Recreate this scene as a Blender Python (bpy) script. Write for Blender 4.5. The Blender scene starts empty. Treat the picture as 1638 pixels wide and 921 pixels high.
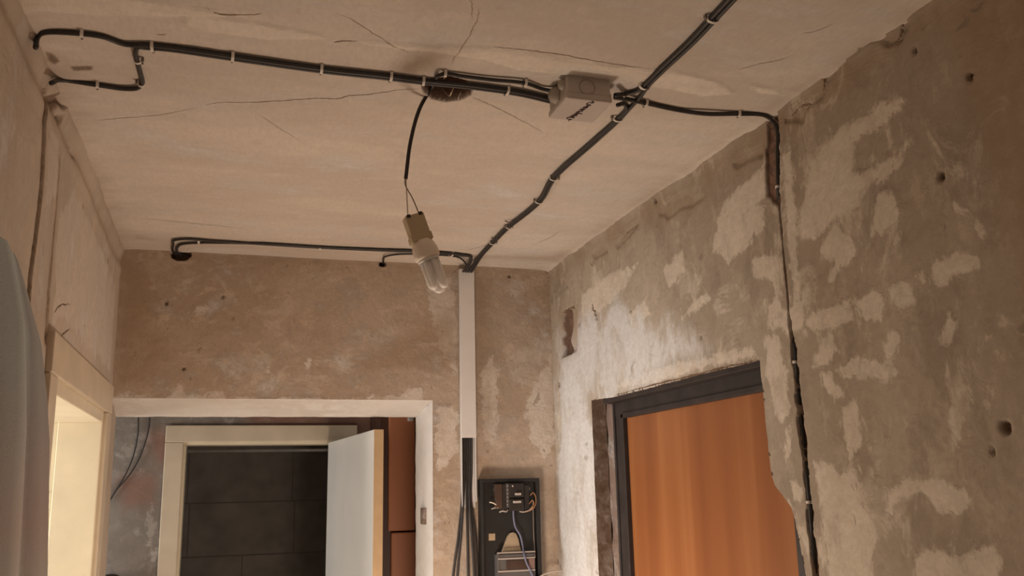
import bpy, bmesh, math, random
import numpy as np
from mathutils import Vector, Matrix
random.seed(7)
S = bpy.context.scene
COL = S.collection

# ------------------------------------------------------------------ camera
EYE = Vector((0, 0, 1.75))
F_PX, PITCH, YAW, ROLL = 1437.37, .219142, .306045, -.0230005
fwd = Vector((math.sin(YAW)*math.cos(PITCH), math.cos(YAW)*math.cos(PITCH), math.sin(PITCH)))
rgt = Vector((math.cos(YAW), -math.sin(YAW), 0)); upv = rgt.cross(fwd)
AX = math.cos(ROLL)*rgt + math.sin(ROLL)*upv
AY = -math.sin(ROLL)*rgt + math.cos(ROLL)*upv
cam = bpy.data.cameras.new('camera'); cam.sensor_width = 36; cam.lens = F_PX/1638*36
cam.clip_start = .02
cam_ob = bpy.data.objects.new('camera', cam); COL.objects.link(cam_ob)
M = Matrix((AX, AY, -fwd)).transposed().to_4x4(); M.translation = EYE
cam_ob.matrix_world = M; S.camera = cam_ob

# ------------------------------------------------------------------ room numbers
XL, XR, YB, ZC = -.358, 1.124, 3.095, 2.55
YF = -1.3                      # wall behind the photographer

# ------------------------------------------------------------------ world, lights, exposure
w = bpy.data.worlds.new('world'); S.world = w; w.use_nodes = True
w.node_tree.nodes['Background'].inputs[0].default_value = (1, .86, .7, 1)
w.node_tree.nodes['Background'].inputs[1].default_value = .05
S.view_settings.view_transform = 'Standard'; S.view_settings.look = 'None'
S.view_settings.gamma = 1; S.view_settings.exposure = 0.08; S.view_settings.use_curve_mapping = False

def light(name, typ, loc, energy, color, size=None, aim=None, size_y=None):
    l = bpy.data.lights.new(name, typ); l.energy = energy; l.color = color
    if typ == 'AREA':
        l.size = size
        if size_y: l.shape = 'RECTANGLE'; l.size_y = size_y
    else: l.shadow_soft_size = size
    o = bpy.data.objects.new(name, l); COL.objects.link(o); o.location = loc
    if aim: o.rotation_euler = (Vector(aim)-Vector(loc)).to_track_quat('-Z', 'Y').to_euler()
    return o
# warm work lamp standing low in the hallway, below the picture
light('work_lamp_light', 'POINT', (.50, 2.30, 1.05), 27, (1, .785, .61), .12)
# weak warm fill light added behind the photographer to raise the ambient level
light('added_fill_light', 'AREA', (.4, YF+.05, 1.3), 5, (1, .80, .63), .9, (.4, 2.0, 1.6), 1.6)
# daylight from the window of the side room on the left
light('side_room_window_light', 'AREA', (-2.55, 2.30, 1.30), 60, (1, .97, .93), 1.3, (0, 2.5, 1.5), 1.4)
# daylight from the window of the room behind
light('back_room_window_light', 'AREA', (-1.75, 3.55, 1.35), 15, (1, .97, .93), .6, (.4, 3.6, 1.4), 1.3)


def ray(px, py): return fwd + AX*((px-819)/F_PX) - AY*((py-460.5)/F_PX)
def on_z(px, py, z): d = ray(px, py); return EYE + d*((z-EYE.z)/d.z)
def on_x(px, py, x): d = ray(px, py); return EYE + d*(x/d.x)
def on_y(px, py, y): d = ray(px, py); return EYE + d*(y/d.y)
def cu(px, py): p = on_z(px, py, ZC); return (p.x, p.y)
def ru(px, py): p = on_x(px, py, XR); return (p.y, p.z)
def bu(px, py): p = on_y(px, py, YB); return (p.x, p.z)
def lu(px, py): p = on_x(px, py, XL); return (p.y, p.z)

# ------------------------------------------------------------------ helpers
def tag(o, label=None, cat=None, group=None, kind=None):
    if label: o['label'] = label
    if cat: o['category'] = cat
    if group: o['group'] = group
    if kind: o['kind'] = kind
    return o
def empty(name, loc, label=None, cat=None, group=None):
    o = bpy.data.objects.new(name, None); COL.objects.link(o); o.location = loc; o.empty_display_size = .02
    return tag(o, label, cat, group)
def mesh_obj(name, me, mat=None, parent=None, smooth=True):
    if mat and not me.materials: me.materials.append(mat)
    if smooth: me.polygons.foreach_set('use_smooth', [True]*len(me.polygons))
    o = bpy.data.objects.new(name, me); COL.objects.link(o)
    if parent:
        o.parent = parent
        o.matrix_parent_inverse = Matrix.Translation(-parent.location) if parent.type == 'EMPTY' else Matrix()
    return o
def bm_obj(name, bm, mat=None, parent=None, smooth=False):
    bmesh.ops.recalc_face_normals(bm, faces=bm.faces)
    me = bpy.data.meshes.new(name); bm.to_mesh(me); bm.free()
    return mesh_obj(name, me, mat, parent, smooth)
def box_bm(bm, lo, hi, bev=0, mtx=None, seg=2):
    lo = Vector(lo); hi = Vector(hi)
    r = bmesh.ops.create_cube(bm, size=1)
    sz = hi-lo
    for v in r['verts']: v.co = Vector((v.co.x*sz.x, v.co.y*sz.y, v.co.z*sz.z)) + (lo+hi)/2
    if bev:
        es = list({e for v in r['verts'] for e in v.link_edges})
        rr = bmesh.ops.bevel(bm, geom=es, offset=bev, segments=seg, affect='EDGES', profile=.5)
        vs = list({v for f in rr['faces'] for v in f.verts} | {v for v in r['verts'] if v.is_valid})
    else: vs = r['verts']
    if mtx is not None:
        for v in vs: v.co = mtx @ v.co
    return vs
def box(name, lo, hi, mat, parent=None, bev=0, mtx=None):
    bm = bmesh.new(); box_bm(bm, lo, hi, bev, mtx); return bm_obj(name, bm, mat, parent)
def catmull(pts, n=8):
    P = [Vector(p) for p in pts]
    if len(P) < 3: return P
    out = []
    for i in range(len(P)-1):
        a = P[i-1] if i else P[0]*2-P[1]; b = P[i]; c = P[i+1]; d = P[i+2] if i+2 < len(P) else P[-1]*2-P[-2]
        la = max((b-a).length, 1e-5)**.5; lb = max((c-b).length, 1e-5)**.5; lc = max((d-c).length, 1e-5)**.5
        for k in range(n):
            t = la + lb*k/n; t0, t1, t2, t3 = 0, la, la+lb, la+lb+lc
            A1 = a*((t1-t)/(t1-t0))+b*((t-t0)/(t1-t0)); A2 = b*((t2-t)/(t2-t1))+c*((t-t1)/(t2-t1)); A3 = c*((t3-t)/(t3-t2))+d*((t-t2)/(t3-t2))
            B1 = A1*((t2-t)/(t2-t0))+A2*((t-t0)/(t2-t0)); B2 = A2*((t3-t)/(t3-t1))+A3*((t-t1)/(t3-t1))
            out.append(B1*((t2-t)/(t2-t1))+B2*((t-t1)/(t2-t1)))
    out.append(P[-1]); return out
def tube_into(bm, pts, r, n=10, rad=None):
    rings = []; prev = None
    for i, p in enumerate(pts):
        t = (pts[min(i+1, len(pts)-1)]-pts[max(i-1, 0)])
        if t.length < 1e-9: t = Vector((0, 0, 1))
        t.normalize()
        if prev is None: a = t.orthogonal().normalized()
        else:
            a = prev - t*prev.dot(t)
            a = a.normalized() if a.length > 1e-6 else t.orthogonal().normalized()
        prev = a; b = t.cross(a); rr = rad[i] if rad else r
        rings.append([bm.verts.new(p + (a*math.cos(2*math.pi*k/n)+b*math.sin(2*math.pi*k/n))*rr) for k in range(n)])
    for A, B in zip(rings, rings[1:]):
        for k in range(n): bm.faces.new((A[k], A[(k+1) % n], B[(k+1) % n], B[k]))
    bm.faces.new(rings[0][::-1]); bm.faces.new(rings[-1])
def tube(name, pts, r, mat, parent=None, n=10, smooth_n=8, rad=None):
    bm = bmesh.new(); tube_into(bm, catmull(pts, smooth_n) if smooth_n else [Vector(p) for p in pts], r, n, rad)
    return bm_obj(name, bm, mat, parent, True)
def prism(name, outline, axis_from, depth_vec, mat, parent=None, bev=0):
    """closed outline of 3D points pushed along depth_vec"""
    bm = bmesh.new(); d = Vector(depth_vec)
    a = [bm.verts.new(Vector(p)) for p in outline]; b = [bm.verts.new(Vector(p)+d) for p in outline]
    n = len(a); bm.faces.new(a); bm.faces.new(b[::-1])
    for i in range(n): bm.faces.new((a[i], b[i], b[(i+1) % n], a[(i+1) % n]))
    if bev: bmesh.ops.bevel(bm, geom=list(bm.edges), offset=bev, segments=1, affect='EDGES')
    return bm_obj(name, bm, mat, parent)

# numpy noise
_T = np.random.RandomState(3).rand(256, 256)
def vnoise(u, v, s, seed=0):
    x = u/s+seed*17.3+100; y = v/s+seed*9.1+100
    xi = np.floor(x).astype(int); yi = np.floor(y).astype(int); fx = x-xi; fy = y-yi
    fx = fx*fx*(3-2*fx); fy = fy*fy*(3-2*fy); g = lambda a, b: _T[a & 255, b & 255]
    return (g(xi, yi)*(1-fx)+g(xi+1, yi)*fx)*(1-fy)+(g(xi, yi+1)*(1-fx)+g(xi+1, yi+1)*fx)*fy
def fbm(u, v, s, seed=0, o=4):
    r = 0; a = .5
    for i in range(o): r = r+a*(vnoise(u, v, s, seed+i)-.5); s = s/2.1; a *= .55
    return r*2
def smooth(x, a, b): t = np.clip((x-a)/(b-a), 0, 1); return t*t*(3-2*t)
def poly_sdf(u, v, poly, lim=.06):
    """signed distance, positive inside"""
    P = np.array(poly); out = np.full(u.shape, -lim)
    m = (u > P[:, 0].min()-lim) & (u < P[:, 0].max()+lim) & (v > P[:, 1].min()-lim) & (v < P[:, 1].max()+lim)
    if not m.any(): return out
    x = u[m]; y = v[m]; d = np.full(x.shape, 9.); ins = np.zeros(x.shape, bool)
    for i in range(len(P)):
        a = P[i]; b = P[(i+1) % len(P)]; e = b-a; L = max(e@e, 1e-12)
        t = np.clip(((x-a[0])*e[0]+(y-a[1])*e[1])/L, 0, 1)
        d = np.minimum(d, np.hypot(x-a[0]-t*e[0], y-a[1]-t*e[1]))
        c = (a[1] > y) != (b[1] > y)
        ins ^= c & (x < a[0]+(y-a[1])*(e[0]/(e[1] if abs(e[1]) > 1e-9 else 1e-9)))
    out[m] = np.clip(np.where(ins, d, -d), -lim, lim); return out
def line_prof(u, v, pts, lim=.08):
    """distance to a polyline minus the half-width carried by each point; positive inside"""
    out = np.full(u.shape, -lim)
    for (x0, y0, h0), (x1, y1, h1) in zip(pts, pts[1:]):
        m = (u > min(x0, x1)-lim) & (u < max(x0, x1)+lim) & (v > min(y0, y1)-lim) & (v < max(y0, y1)+lim)
        if not m.any(): continue
        x = u[m]; y = v[m]; ex, ey = x1-x0, y1-y0; t = np.clip(((x-x0)*ex+(y-y0)*ey)/(ex*ex+ey*ey+1e-12), 0, 1)
        out[m] = np.maximum(out[m], h0+(h1-h0)*t-np.hypot(x-x0-t*ex, y-y0-t*ey))
    return np.maximum(out, -lim)

# ------------------------------------------------------------------ materials
def new_mat(name):
    m = bpy.data.materials.new(name); m.use_nodes = True; nt = m.node_tree
    return m, nt, nt.nodes, nt.links, nt.nodes['Principled BSDF']
def simple(name, col, rough=.6, var=.12, scale=30, bump=0., bscale=200, metal=0, spec=.5, col2=None):
    m, nt, N, L, B = new_mat(name)
    tc = N.new('ShaderNodeTexCoord'); no = N.new('ShaderNodeTexNoise'); no.inputs['Scale'].default_value = scale; no.inputs['Detail'].default_value = 5
    L.new(tc.outputs['Object'], no.inputs['Vector'])
    cr = N.new('ShaderNodeValToRGB'); e = cr.color_ramp.elements
    c2 = col2 or tuple(min(1, c*(1+var)) for c in col); c1 = col if col2 else tuple(c*(1-var) for c in col)
    e[0].position = .3; e[1].position = .7; e[0].color = (*c1, 1); e[1].color = (*c2, 1)
    L.new(no.outputs['Fac'], cr.inputs['Fac']); L.new(cr.outputs['Color'], B.inputs['Base Color'])
    B.inputs['Roughness'].default_value = rough; B.inputs['Metallic'].default_value = metal; B.inputs['Specular IOR Level'].default_value = spec
    if bump:
        n2 = N.new('ShaderNodeTexNoise'); n2.inputs['Scale'].default_value = bscale; n2.inputs['Detail'].default_value = 4
        L.new(tc.outputs['Object'], n2.inputs['Vector'])
        bp = N.new('ShaderNodeBump'); bp.inputs['Strength'].default_value = bump; bp.inputs['Distance'].default_value = .002
        L.new(n2.outputs['Fac'], bp.inputs['Height']); L.new(bp.outputs['Normal'], B.inputs['Normal'])
    return m
def plaster(name, bare, bare2, putty, putty2, prime_daylight=(.7, .69, .68), dirt_shade=(.16, .10, .06), brick=(.235, .14, .10), stain_shade=(.36, .25, .16),
            stretch=(1, 1, 1), rot=(0, 0, 0), bscale=90, bump=.35, spotty=.5, smear=.0, mott=.5, edge_amp=.10):
    m, nt, N, L, B = new_mat(name)
    tc = N.new('ShaderNodeTexCoord'); mp = N.new('ShaderNodeMapping'); mp.inputs['Scale'].default_value = stretch; mp.inputs['Rotation'].default_value = rot
    L.new(tc.outputs['Object'], mp.inputs['Vector'])
    def noise(scale, detail=6, rough=.55, src=None, dist=0.):
        n = N.new('ShaderNodeTexNoise'); n.inputs['Scale'].default_value = scale; n.inputs['Detail'].default_value = detail; n.inputs['Distortion'].default_value = dist
        n.inputs['Roughness'].default_value = rough; L.new((src or mp).outputs[0], n.inputs['Vector']); return n.outputs['Fac']
    def rng(x, a, b, c=0., d=1., sm=True):
        r = N.new('ShaderNodeMapRange'); r.interpolation_type = 'SMOOTHSTEP' if sm else 'LINEAR'
        for i, v in zip((1, 2, 3, 4), (a, b, c, d)): r.inputs[i].default_value = v
        L.new(x, r.inputs[0]); return r.outputs[0]
    def mix(f, a, b, mode='MIX'):
        x = N.new('ShaderNodeMix'); x.data_type = 'RGBA'; x.blend_type = mode
        for s, v in ((x.inputs['Factor'], f), (x.inputs[6], a), (x.inputs[7], b)):
            if isinstance(v, tuple): s.default_value = (*v, 1)
            elif isinstance(v, float): s.default_value = v
            else: L.new(v, s)
        return x.outputs[2]
    def math_(op, a, b):
        x = N.new('ShaderNodeMath'); x.operation = op
        for s, v in ((x.inputs[0], a), (x.inputs[1], b)):
            if isinstance(v, (int, float)): s.default_value = v
            else: L.new(v, s)
        return x.outputs[0]
    def attr(n):
        a = N.new('ShaderNodeAttribute'); a.attribute_name = n; return a.outputs['Fac']
    edge = noise(24, 9, .72, None, .5); fine = noise(80, 6, .65, tc); big = noise(2.4, 8, .62); mid = noise(8, 10, .70, None, .3); med = noise(20, 9, .70); grain = noise(170, 3, .6, tc)
    col = mix(rng(big, .40, .60), bare, bare2)
    col = mix(rng(mid, .48, .62, 0., mott), col, tuple(c*.74 for c in bare))
    col = mix(rng(med, .52, .66, 0., mott*.75), col, tuple(min(1, c*1.25) for c in bare2))
    col = mix(rng(fine, .52, .66, 0., spotty*.5), col, tuple(c*.72 for c in bare))
    if smear: col = mix(math_('MULTIPLY', rng(noise(6.5, 10, .74, None, .8), .53, .60, 0., 1.), rng(med, .40, .56, .25, smear)), col, putty2)
    wob = math_('ADD', math_('MULTIPLY', math_('SUBTRACT', edge, .5), edge_amp), math_('MULTIPLY', math_('SUBTRACT', fine, .5), .03))
    pm = math_('MULTIPLY', rng(math_('ADD', attr('patch'), wob), -.004, .006, 0., .9), rng(med, .34, .50, .55, 1.))
    pcol = mix(rng(mid, .40, .60), putty, putty2)
    col = mix(pm, col, pcol)
    qm = math_('MULTIPLY', rng(math_('ADD', attr('prime_daylight'), math_('MULTIPLY', math_('SUBTRACT', mid, .5), .45)), -.06, .06, 0., .9), rng(mid, .36, .54, .6, 1.))
    col = mix(qm, col, prime_daylight)
    sm = rng(math_('ADD', attr('stain_shade'), math_('MULTIPLY', math_('SUBTRACT', mid, .5), .16)), -.045, .05, 0., .6)
    col = mix(sm, col, stain_shade)
    bm_ = rng(math_('ADD', attr('brick'), math_('MULTIPLY', wob, .08)), -.002, .002)
    col = mix(bm_, col, mix(rng(fine, .4, .62), brick, tuple(c*.5 for c in brick)))
    dm = rng(math_('ADD', attr('dirt_shade'), math_('MULTIPLY', wob, .2)), -.004, .004, 0., .85)
    col = mix(dm, col, dirt_shade)
    pit = rng(noise(48, 2, .5, tc), .69, .76, 0., spotty); col = mix(pit, col, tuple(c*.5 for c in bare))
    col = mix(rng(grain, .3, .7, .0, .2), col, tuple(c*.72 for c in bare))
    L.new(col, B.inputs['Base Color']); B.inputs['Roughness'].default_value = .93; B.inputs['Specular IOR Level'].default_value = .2
    h = math_('ADD', math_('MULTIPLY', noise(bscale, 7, .65, tc), .7), math_('MULTIPLY', med, .8))
    h = math_('ADD', h, math_('MULTIPLY', pm, .12)); h = math_('SUBTRACT', h, math_('MULTIPLY', pit, .6))
    bp = N.new('ShaderNodeBump'); bp.inputs['Strength'].default_value = bump; bp.inputs['Distance'].default_value = .006
    L.new(h, bp.inputs['Height']); L.new(bp.outputs['Normal'], B.inputs['Normal'])
    return m
def wood(name, c1, c2, c3, axis_scale=(26, 26, .5), rough=.38):
    m, nt, N, L, B = new_mat(name)
    tc = N.new('ShaderNodeTexCoord'); mp = N.new('ShaderNodeMapping'); mp.inputs['Scale'].default_value = axis_scale
    L.new(tc.outputs['Object'], mp.inputs['Vector'])
    n = N.new('ShaderNodeTexNoise'); n.inputs['Scale'].default_value = 1; n.inputs['Detail'].default_value = 5; n.inputs['Distortion'].default_value = .4
    L.new(mp.outputs[0], n.inputs['Vector'])
    cr = N.new('ShaderNodeValToRGB'); e = cr.color_ramp.elements; e[0].position = .32; e[1].position = .68
    e[0].color = (*c1, 1); e[1].color = (*c3, 1); k = cr.color_ramp.elements.new(.5); k.color = (*c2, 1)
    L.new(n.outputs['Fac'], cr.inputs['Fac']); L.new(cr.outputs['Color'], B.inputs['Base Color'])
    B.inputs['Roughness'].default_value = rough; return m

M_CEIL = plaster('ceiling_whitewash', (.61, .54, .475), (.70, .63, .56), (.82, .755, .67), (.77, .70, .60), stretch=(.4, 1, 1), bump=.25, spotty=.14, mott=.22, edge_amp=.05)
M_BACK = plaster('back_wall_plaster', (.44, .34, .26), (.52, .42, .335), (.72, .65, .58), (.64, .55, .475), stretch=(.75, 1, 1), bump=.7, spotty=.5, mott=.75, smear=.5)
M_RIGHT = plaster('right_wall_plaster', (.385, .32, .255), (.46, .39, .315), (.71, .635, .54), (.66, .585, .49), prime_daylight=(.73, .73, .74), stretch=(1, .9, .55), rot=(.5, 0, 0), bump=.5, spotty=.45, mott=.62, smear=.8, edge_amp=.065)
M_LEFT = plaster('left_wall_plaster', (.50, .42, .345), (.57, .485, .40), (.64, .57, .50), (.60, .53, .46), stretch=(1, 1, .5), bump=.35, spotty=.25, mott=.42, smear=.3, edge_amp=.16)
M_INNER = plaster('inner_wall_plaster', (.235, .205, .185), (.295, .265, .24), (.38, .355, .33), (.38, .345, .31), stain_shade=(.30, .13, .085), bump=.4, spotty=.3, mott=.4, smear=.3)
M_WHITEPLAS = plaster('painted_reveal', (.66, .61, .56), (.73, .69, .65), (.77, .74, .71), (.73, .69, .65), bump=.3, spotty=.1, mott=.15)
M_REVEALBROWN = plaster('bare_reveal', (.21, .145, .12), (.28, .205, .17), (.36, .29, .25), (.32, .25, .21), bump=.7, spotty=.4, mott=.6)
M_CABLE = simple('black_cable', (.030, .027, .026), .5, .2, 60)
M_CABLE_OLD = simple('dusty_black_cable', (.03, .026, .026), .55, .3, 60)
M_CLIP = simple('white_clip', (.74, .70, .64), .5, .06)
M_NAIL = simple('steel_nail', (.18, .15, .12), .45, .1, metal=.8)
M_WHITE = simple('white_plastic', (.76, .74, .73), .42, .03, 15)
M_GREY = simple('grey_plastic', (.50, .44, .405), .5, .05, 12)
M_GREYD = simple('grommet_rubber', (.36, .31, .26), .6, .06, 12)
M_INK = simple('marker_ink', (.06, .03, .025), .7, .1)
M_CREAM = simple('cream_gloss_paint', (.74, .66, .50), .35, .07, 9, .15, 60)
M_CREAM2 = simple('cream_trim_paint', (.62, .53, .41), .4, .08, 9, .15, 60)
M_LEAF = simple('white_door_paint', (.80, .78, .74), .38, .03, 6, .08, 40)
M_RAWEDGE = simple('bare_door_edge', (.50, .35, .20), .6, .08, 20)
M_CABINET = wood('brown_laminate', (.44, .165, .08), (.50, .195, .095), (.56, .235, .115), (5, 5, .6), .45)
M_ENTRY = wood('orange_laminate', (.215, .072, .024), (.27, .096, .031), (.37, .155, .056), (14, 7, .3), .36)
M_FRAME = simple('dark_metal_frame', (.026, .019, .018), .62, .35, 18, .25, 90)
M_DARKWALL = simple('dark_block', (.25, .228, .215), .9, .2, 8, .4, 60)
M_JOINT = simple('block_joint', (.17, .15, .14), .95, .1)
M_BOARD = simple('black_board', (.017, .016, .016), .5, .25, 14)
M_MODULE = simple('dark_module', (.03, .026, .024), .42, .25, 20)
M_BROWNMOD = simple('brown_module', (.07, .042, .03), .45, .25, 20)
M_BRACKET = simple('tan_bracket', (.40, .31, .21), .55, .12, 25)
M_BLUE = simple('blue_grey_wire', (.16, .17, .27), .5, .08)
M_WIREW = simple('white_wire', (.66, .58, .50), .5, .06)
M_WIREO = simple('orange_wire', (.42, .20, .09), .5, .1)
M_WIREG = simple('grey_wire', (.24, .19, .17), .5, .1)
M_METERGREY = simple('meter_grey', (.11, .105, .105), .35, .2, 18)
M_HOLDER = simple('beige_socket', (.50, .40, .27), .55, .06, 16)
M_BULBBASE = simple('bulb_base', (.86, .76, .66), .45, .05, 16)
M_CRACK = simple('crack_dirt', (.17, .11, .07), .95, .25, 40)
M_CRACKF = simple('faint_crack_dirt', (.36, .27, .19), .95, .2, 40)
M_FLOOR = simple('floor_board', (.42, .33, .25), .7, .2, 6)
M_SIDE = simple('side_room_paint', (.80, .76, .66), .8, .04, 4)
M_COPPER = simple('bare_aluminium', (.55, .42, .33), .4, .1, metal=.6)
M_KNOB = simple('dark_brown_enamel', (.03, .018, .016), .35, .1)
def tube_glass():
    m, nt, N, L, B = new_mat('phosphor_glass'); B.inputs['Subsurface Weight'].default_value = 1.0; B.inputs['Subsurface Radius'].default_value = (1, 1, 1); B.inputs['Subsurface Scale'].default_value = .02
    B.inputs['Roughness'].default_value = .38
    tc = N.new('ShaderNodeTexCoord'); n = N.new('ShaderNodeTexNoise'); n.inputs['Scale'].default_value = 40
    cr = N.new('ShaderNodeValToRGB'); cr.color_ramp.elements[0].color = (.86, .82, .78, 1); cr.color_ramp.elements[1].color = (.92, .89, .86, 1)
    L.new(tc.outputs['Object'], n.inputs['Vector']); L.new(n.outputs['Fac'], cr.inputs['Fac']); L.new(cr.outputs['Color'], B.inputs['Base Color'])
    return m
M_TUBE = tube_glass()
def towel_mat():
    m, nt, N, L, B = new_mat('terry_cloth')
    tc = N.new('ShaderNodeTexCoord'); sx = N.new('ShaderNodeSeparateXYZ'); L.new(tc.outputs['UV'], sx.inputs[0])
    cr = N.new('ShaderNodeValToRGB'); E = cr.color_ramp.elements
    E[0].position = 0; E[0].color = (.33, .30, .27, 1); E[1].position = 1; E[1].color = (.26, .235, .22, 1)
    for p, c in ((.30, (.36, .35, .33)), (.50, (.30, .30, .28)), (.58, (.46, .46, .44)), (.66, (.17, .20, .21)), (.74, (.46, .47, .455)), (.82, (.25, .225, .215)), (.90, (.32, .285, .265))):
        k = E.new(p); k.color = (*c, 1)
    L.new(sx.outputs[0], cr.inputs['Fac'])
    r2 = N.new('ShaderNodeValToRGB'); E = r2.color_ramp.elements      # lengthwise dye: blue-grey above, brown-rose below
    E[0].position = .0; E[0].color = (.90, 1.05, 1.12, 1); E[1].position = 1; E[1].color = (1.0, .95, .9, 1)
    for p, c in ((.30, (.92, 1.05, 1.10)), (.44, (1, .96, .98)), (.52, (1.0, .86, .83)), (.60, (.96, 1.0, .96)), (.72, (1, .86, .83))):
        k = E.new(p); k.color = (*c, 1)
    L.new(sx.outputs[1], r2.inputs['Fac'])
    mx = N.new('ShaderNodeMix'); mx.data_type = 'RGBA'; mx.blend_type = 'MULTIPLY'; mx.inputs['Factor'].default_value = 1
    L.new(cr.outputs[0], mx.inputs[6]); L.new(r2.outputs[0], mx.inputs[7]); L.new(mx.outputs[2], B.inputs['Base Color'])
    n = N.new('ShaderNodeTexNoise'); n.inputs['Scale'].default_value = 420; L.new(tc.outputs['Object'], n.inputs['Vector'])
    bp = N.new('ShaderNodeBump'); bp.inputs['Strength'].default_value = .6; bp.inputs['Distance'].default_value = .003
    L.new(n.outputs['Fac'], bp.inputs['Height']); L.new(bp.outputs['Normal'], B.inputs['Normal'])
    B.inputs['Roughness'].default_value = 1; B.inputs['Sheen Weight'].default_value = .3; B.inputs['Specular IOR Level'].default_value = .1
    return m
M_TOWEL = towel_mat()

# ------------------------------------------------------------------ surfaces: dense grids with real relief
ATTRS = ('patch', 'prime_daylight', 'stain_shade', 'brick', 'dirt_shade')
class Surf:
    """u,v grid on a plane; disp(u,v) = (relief towards the room in metres, dict of masks)"""
    def __init__(s, to_world, disp): s.tw = to_world; s.disp = disp
    def at(s, uv, extra=0.):
        u = np.array([p[0] for p in uv]); v = np.array([p[1] for p in uv]); d, _ = s.disp(u, v)
        return [Vector(q) for q in s.tw(u, v, d+extra)]
    def build(s, name, U, V, mat, hole=None, parent=None, flip=False, snap=None):
        UU, VV = np.meshgrid(U, V, indexing='ij'); nu, nv = UU.shape; u = UU.ravel(); v = VV.ravel()
        if snap is not None: u, v = snap(u, v)
        d, at = s.disp(u, v); co = s.tw(u, v, d)
        idx = np.arange(nu*nv).reshape(nu, nv)
        q = np.stack([idx[:-1, :-1], idx[1:, :-1], idx[1:, 1:], idx[:-1, 1:]], -1).reshape(-1, 4)
        if hole is not None:
            q = q[~hole(u[q].mean(1), v[q].mean(1))]
        if flip: q = q[:, ::-1]
        used = np.unique(q); mp = np.full(nu*nv, -1); mp[used] = np.arange(len(used)); q = mp[q]; co = co[used]
        me = bpy.data.meshes.new(name); me.vertices.add(len(co)); me.vertices.foreach_set('co', co.astype(np.float32).ravel())
        me.loops.add(q.size); me.loops.foreach_set('vertex_index', q.ravel().astype(np.int32))
        me.polygons.add(len(q)); me.polygons.foreach_set('loop_start', np.arange(0, q.size, 4, dtype=np.int32)); me.polygons.foreach_set('loop_total', np.full(len(q), 4, np.int32))
        me.update(calc_edges=True)
        for a in ATTRS:
            A = at.get(a); A = np.full(len(u), -.06) if A is None else A
            me.attributes.new(a, 'FLOAT', 'POINT').data.foreach_set('value', A[used].astype(np.float32))
        o = mesh_obj(name, me, mat, parent); s.uv = (u[used], v[used]); s.q = q
        return o
def lines(*segs):
    """(start, end, step) runs glued into one sorted list"""
    out = []
    for a, b, st in segs:
        n = max(1, int(round((b-a)/st))); out += list(np.linspace(a, b, n+1))
    return np.unique(np.round(out, 5))
def union(u, v, polys, lim=.06):
    r = np.full(u.shape, -lim)
    for p in polys: r = np.maximum(r, poly_sdf(u, v, p, lim))
    return r
def dots(u, v, pts, lim=.06):
    r = np.full(u.shape, -lim)
    for x, y, rad in pts: r = np.maximum(r, np.maximum(rad-np.hypot(u-x, v-y), -lim))
    return r
def pxs(fn, pts): return [fn(*p) for p in pts]

# ---- ceiling
C_PATCH = [pxs(cu, p) for p in (
    [(560, 62), (640, 70), (800, 78), (925, 98), (1040, 110), (1110, 118), (1150, 128), (1176, 150), (1120, 152), (1060, 140), (985, 128), (900, 118), (830, 112), (780, 96), (700, 84), (600, 74)],
    [(300, 20), (400, 34), (470, 48), (515, 56), (520, 63), (420, 62), (330, 50), (290, 38)],
    [(0, -20), (170, -10), (300, 10), (380, 24), (260, 26), (120, 20), (0, 10)],
    [(1200, 134), (1238, 140), (1252, 150), (1215, 148)])]
C_DIRT = [pxs(cu, p) for p in ([(72, 78), (84, 82), (96, 96), (86, 100), (76, 92)], [(112, 104), (150, 104), (148, 111), (118, 112)],
    [(1372, 76), (1380, 74), (1382, 82), (1374, 84)])]
HOLE_C = [(675, 139), (690, 128), (715, 122), (745, 128), (757, 142), (753, 152), (735, 160), (712, 163), (690, 158), (678, 150)]
HOLE_C = pxs(cu, HOLE_C)
C_STAIN = [pxs(cu, p) for p in ([(195, 385), (900, 420), (960, 375), (1100, 275), (1250, 165), (1400, 70), (1520, -20), (1490, -20), (1350, 85), (1215, 172), (1060, 285), (930, 380), (880, 408), (560, 405), (290, 390), (215, 372)],)]
def ceil_disp(u, v):
    d = .0016*fbm(u*.6, v, .12, 1)+.0030*fbm(u, v, .6, 5, 2)
    pa = union(u, v, C_PATCH); di = union(u, v, C_DIRT)
    d = d+.0025*smooth(pa+.004*fbm(u, v, .03, 3), -.002, .003)
    hs = poly_sdf(u, v, HOLE_C)+.004*fbm(u, v, .02, 8)
    d = d-.055*smooth(hs, -.001, .006)
    lft = np.exp(-np.clip(u-XL, 0, 1)/.022)*(.008+.006*fbm(u*0, v, .15, 7)); rgt_ = np.exp(-np.clip(XR-u, 0, 1)/.014)*(.008+.008*fbm(u*0, v, .1, 9))
    bck = np.exp(-np.clip(YB-v, 0, 1)/.012)*.003
    d = d+lft+rgt_+bck
    br = hs.copy()
    st = union(u, v, C_STAIN)-.012
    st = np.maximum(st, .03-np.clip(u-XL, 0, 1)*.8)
    return d, dict(patch=pa-.001, dirt_shade=di, brick=br, stain_shade=st-.015)
def tw_c(u, v, d): return np.stack([u, v, ZC-d], -1)
CE = Surf(tw_c, ceil_disp)
U = lines((XL-.02, .33, .006), (.33, .47, .0025), (.47, XR+.02, .006)); V = lines((YF, 1.0, .08), (1.0, 1.58, .006), (1.58, 1.75, .0025), (1.75, YB+.01, .006))
ceiling = tag(CE.build('ceiling', U, V, M_CEIL, flip=True), 'cracked whitewashed concrete ceiling with a peeling seam', kind='structure')

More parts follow.
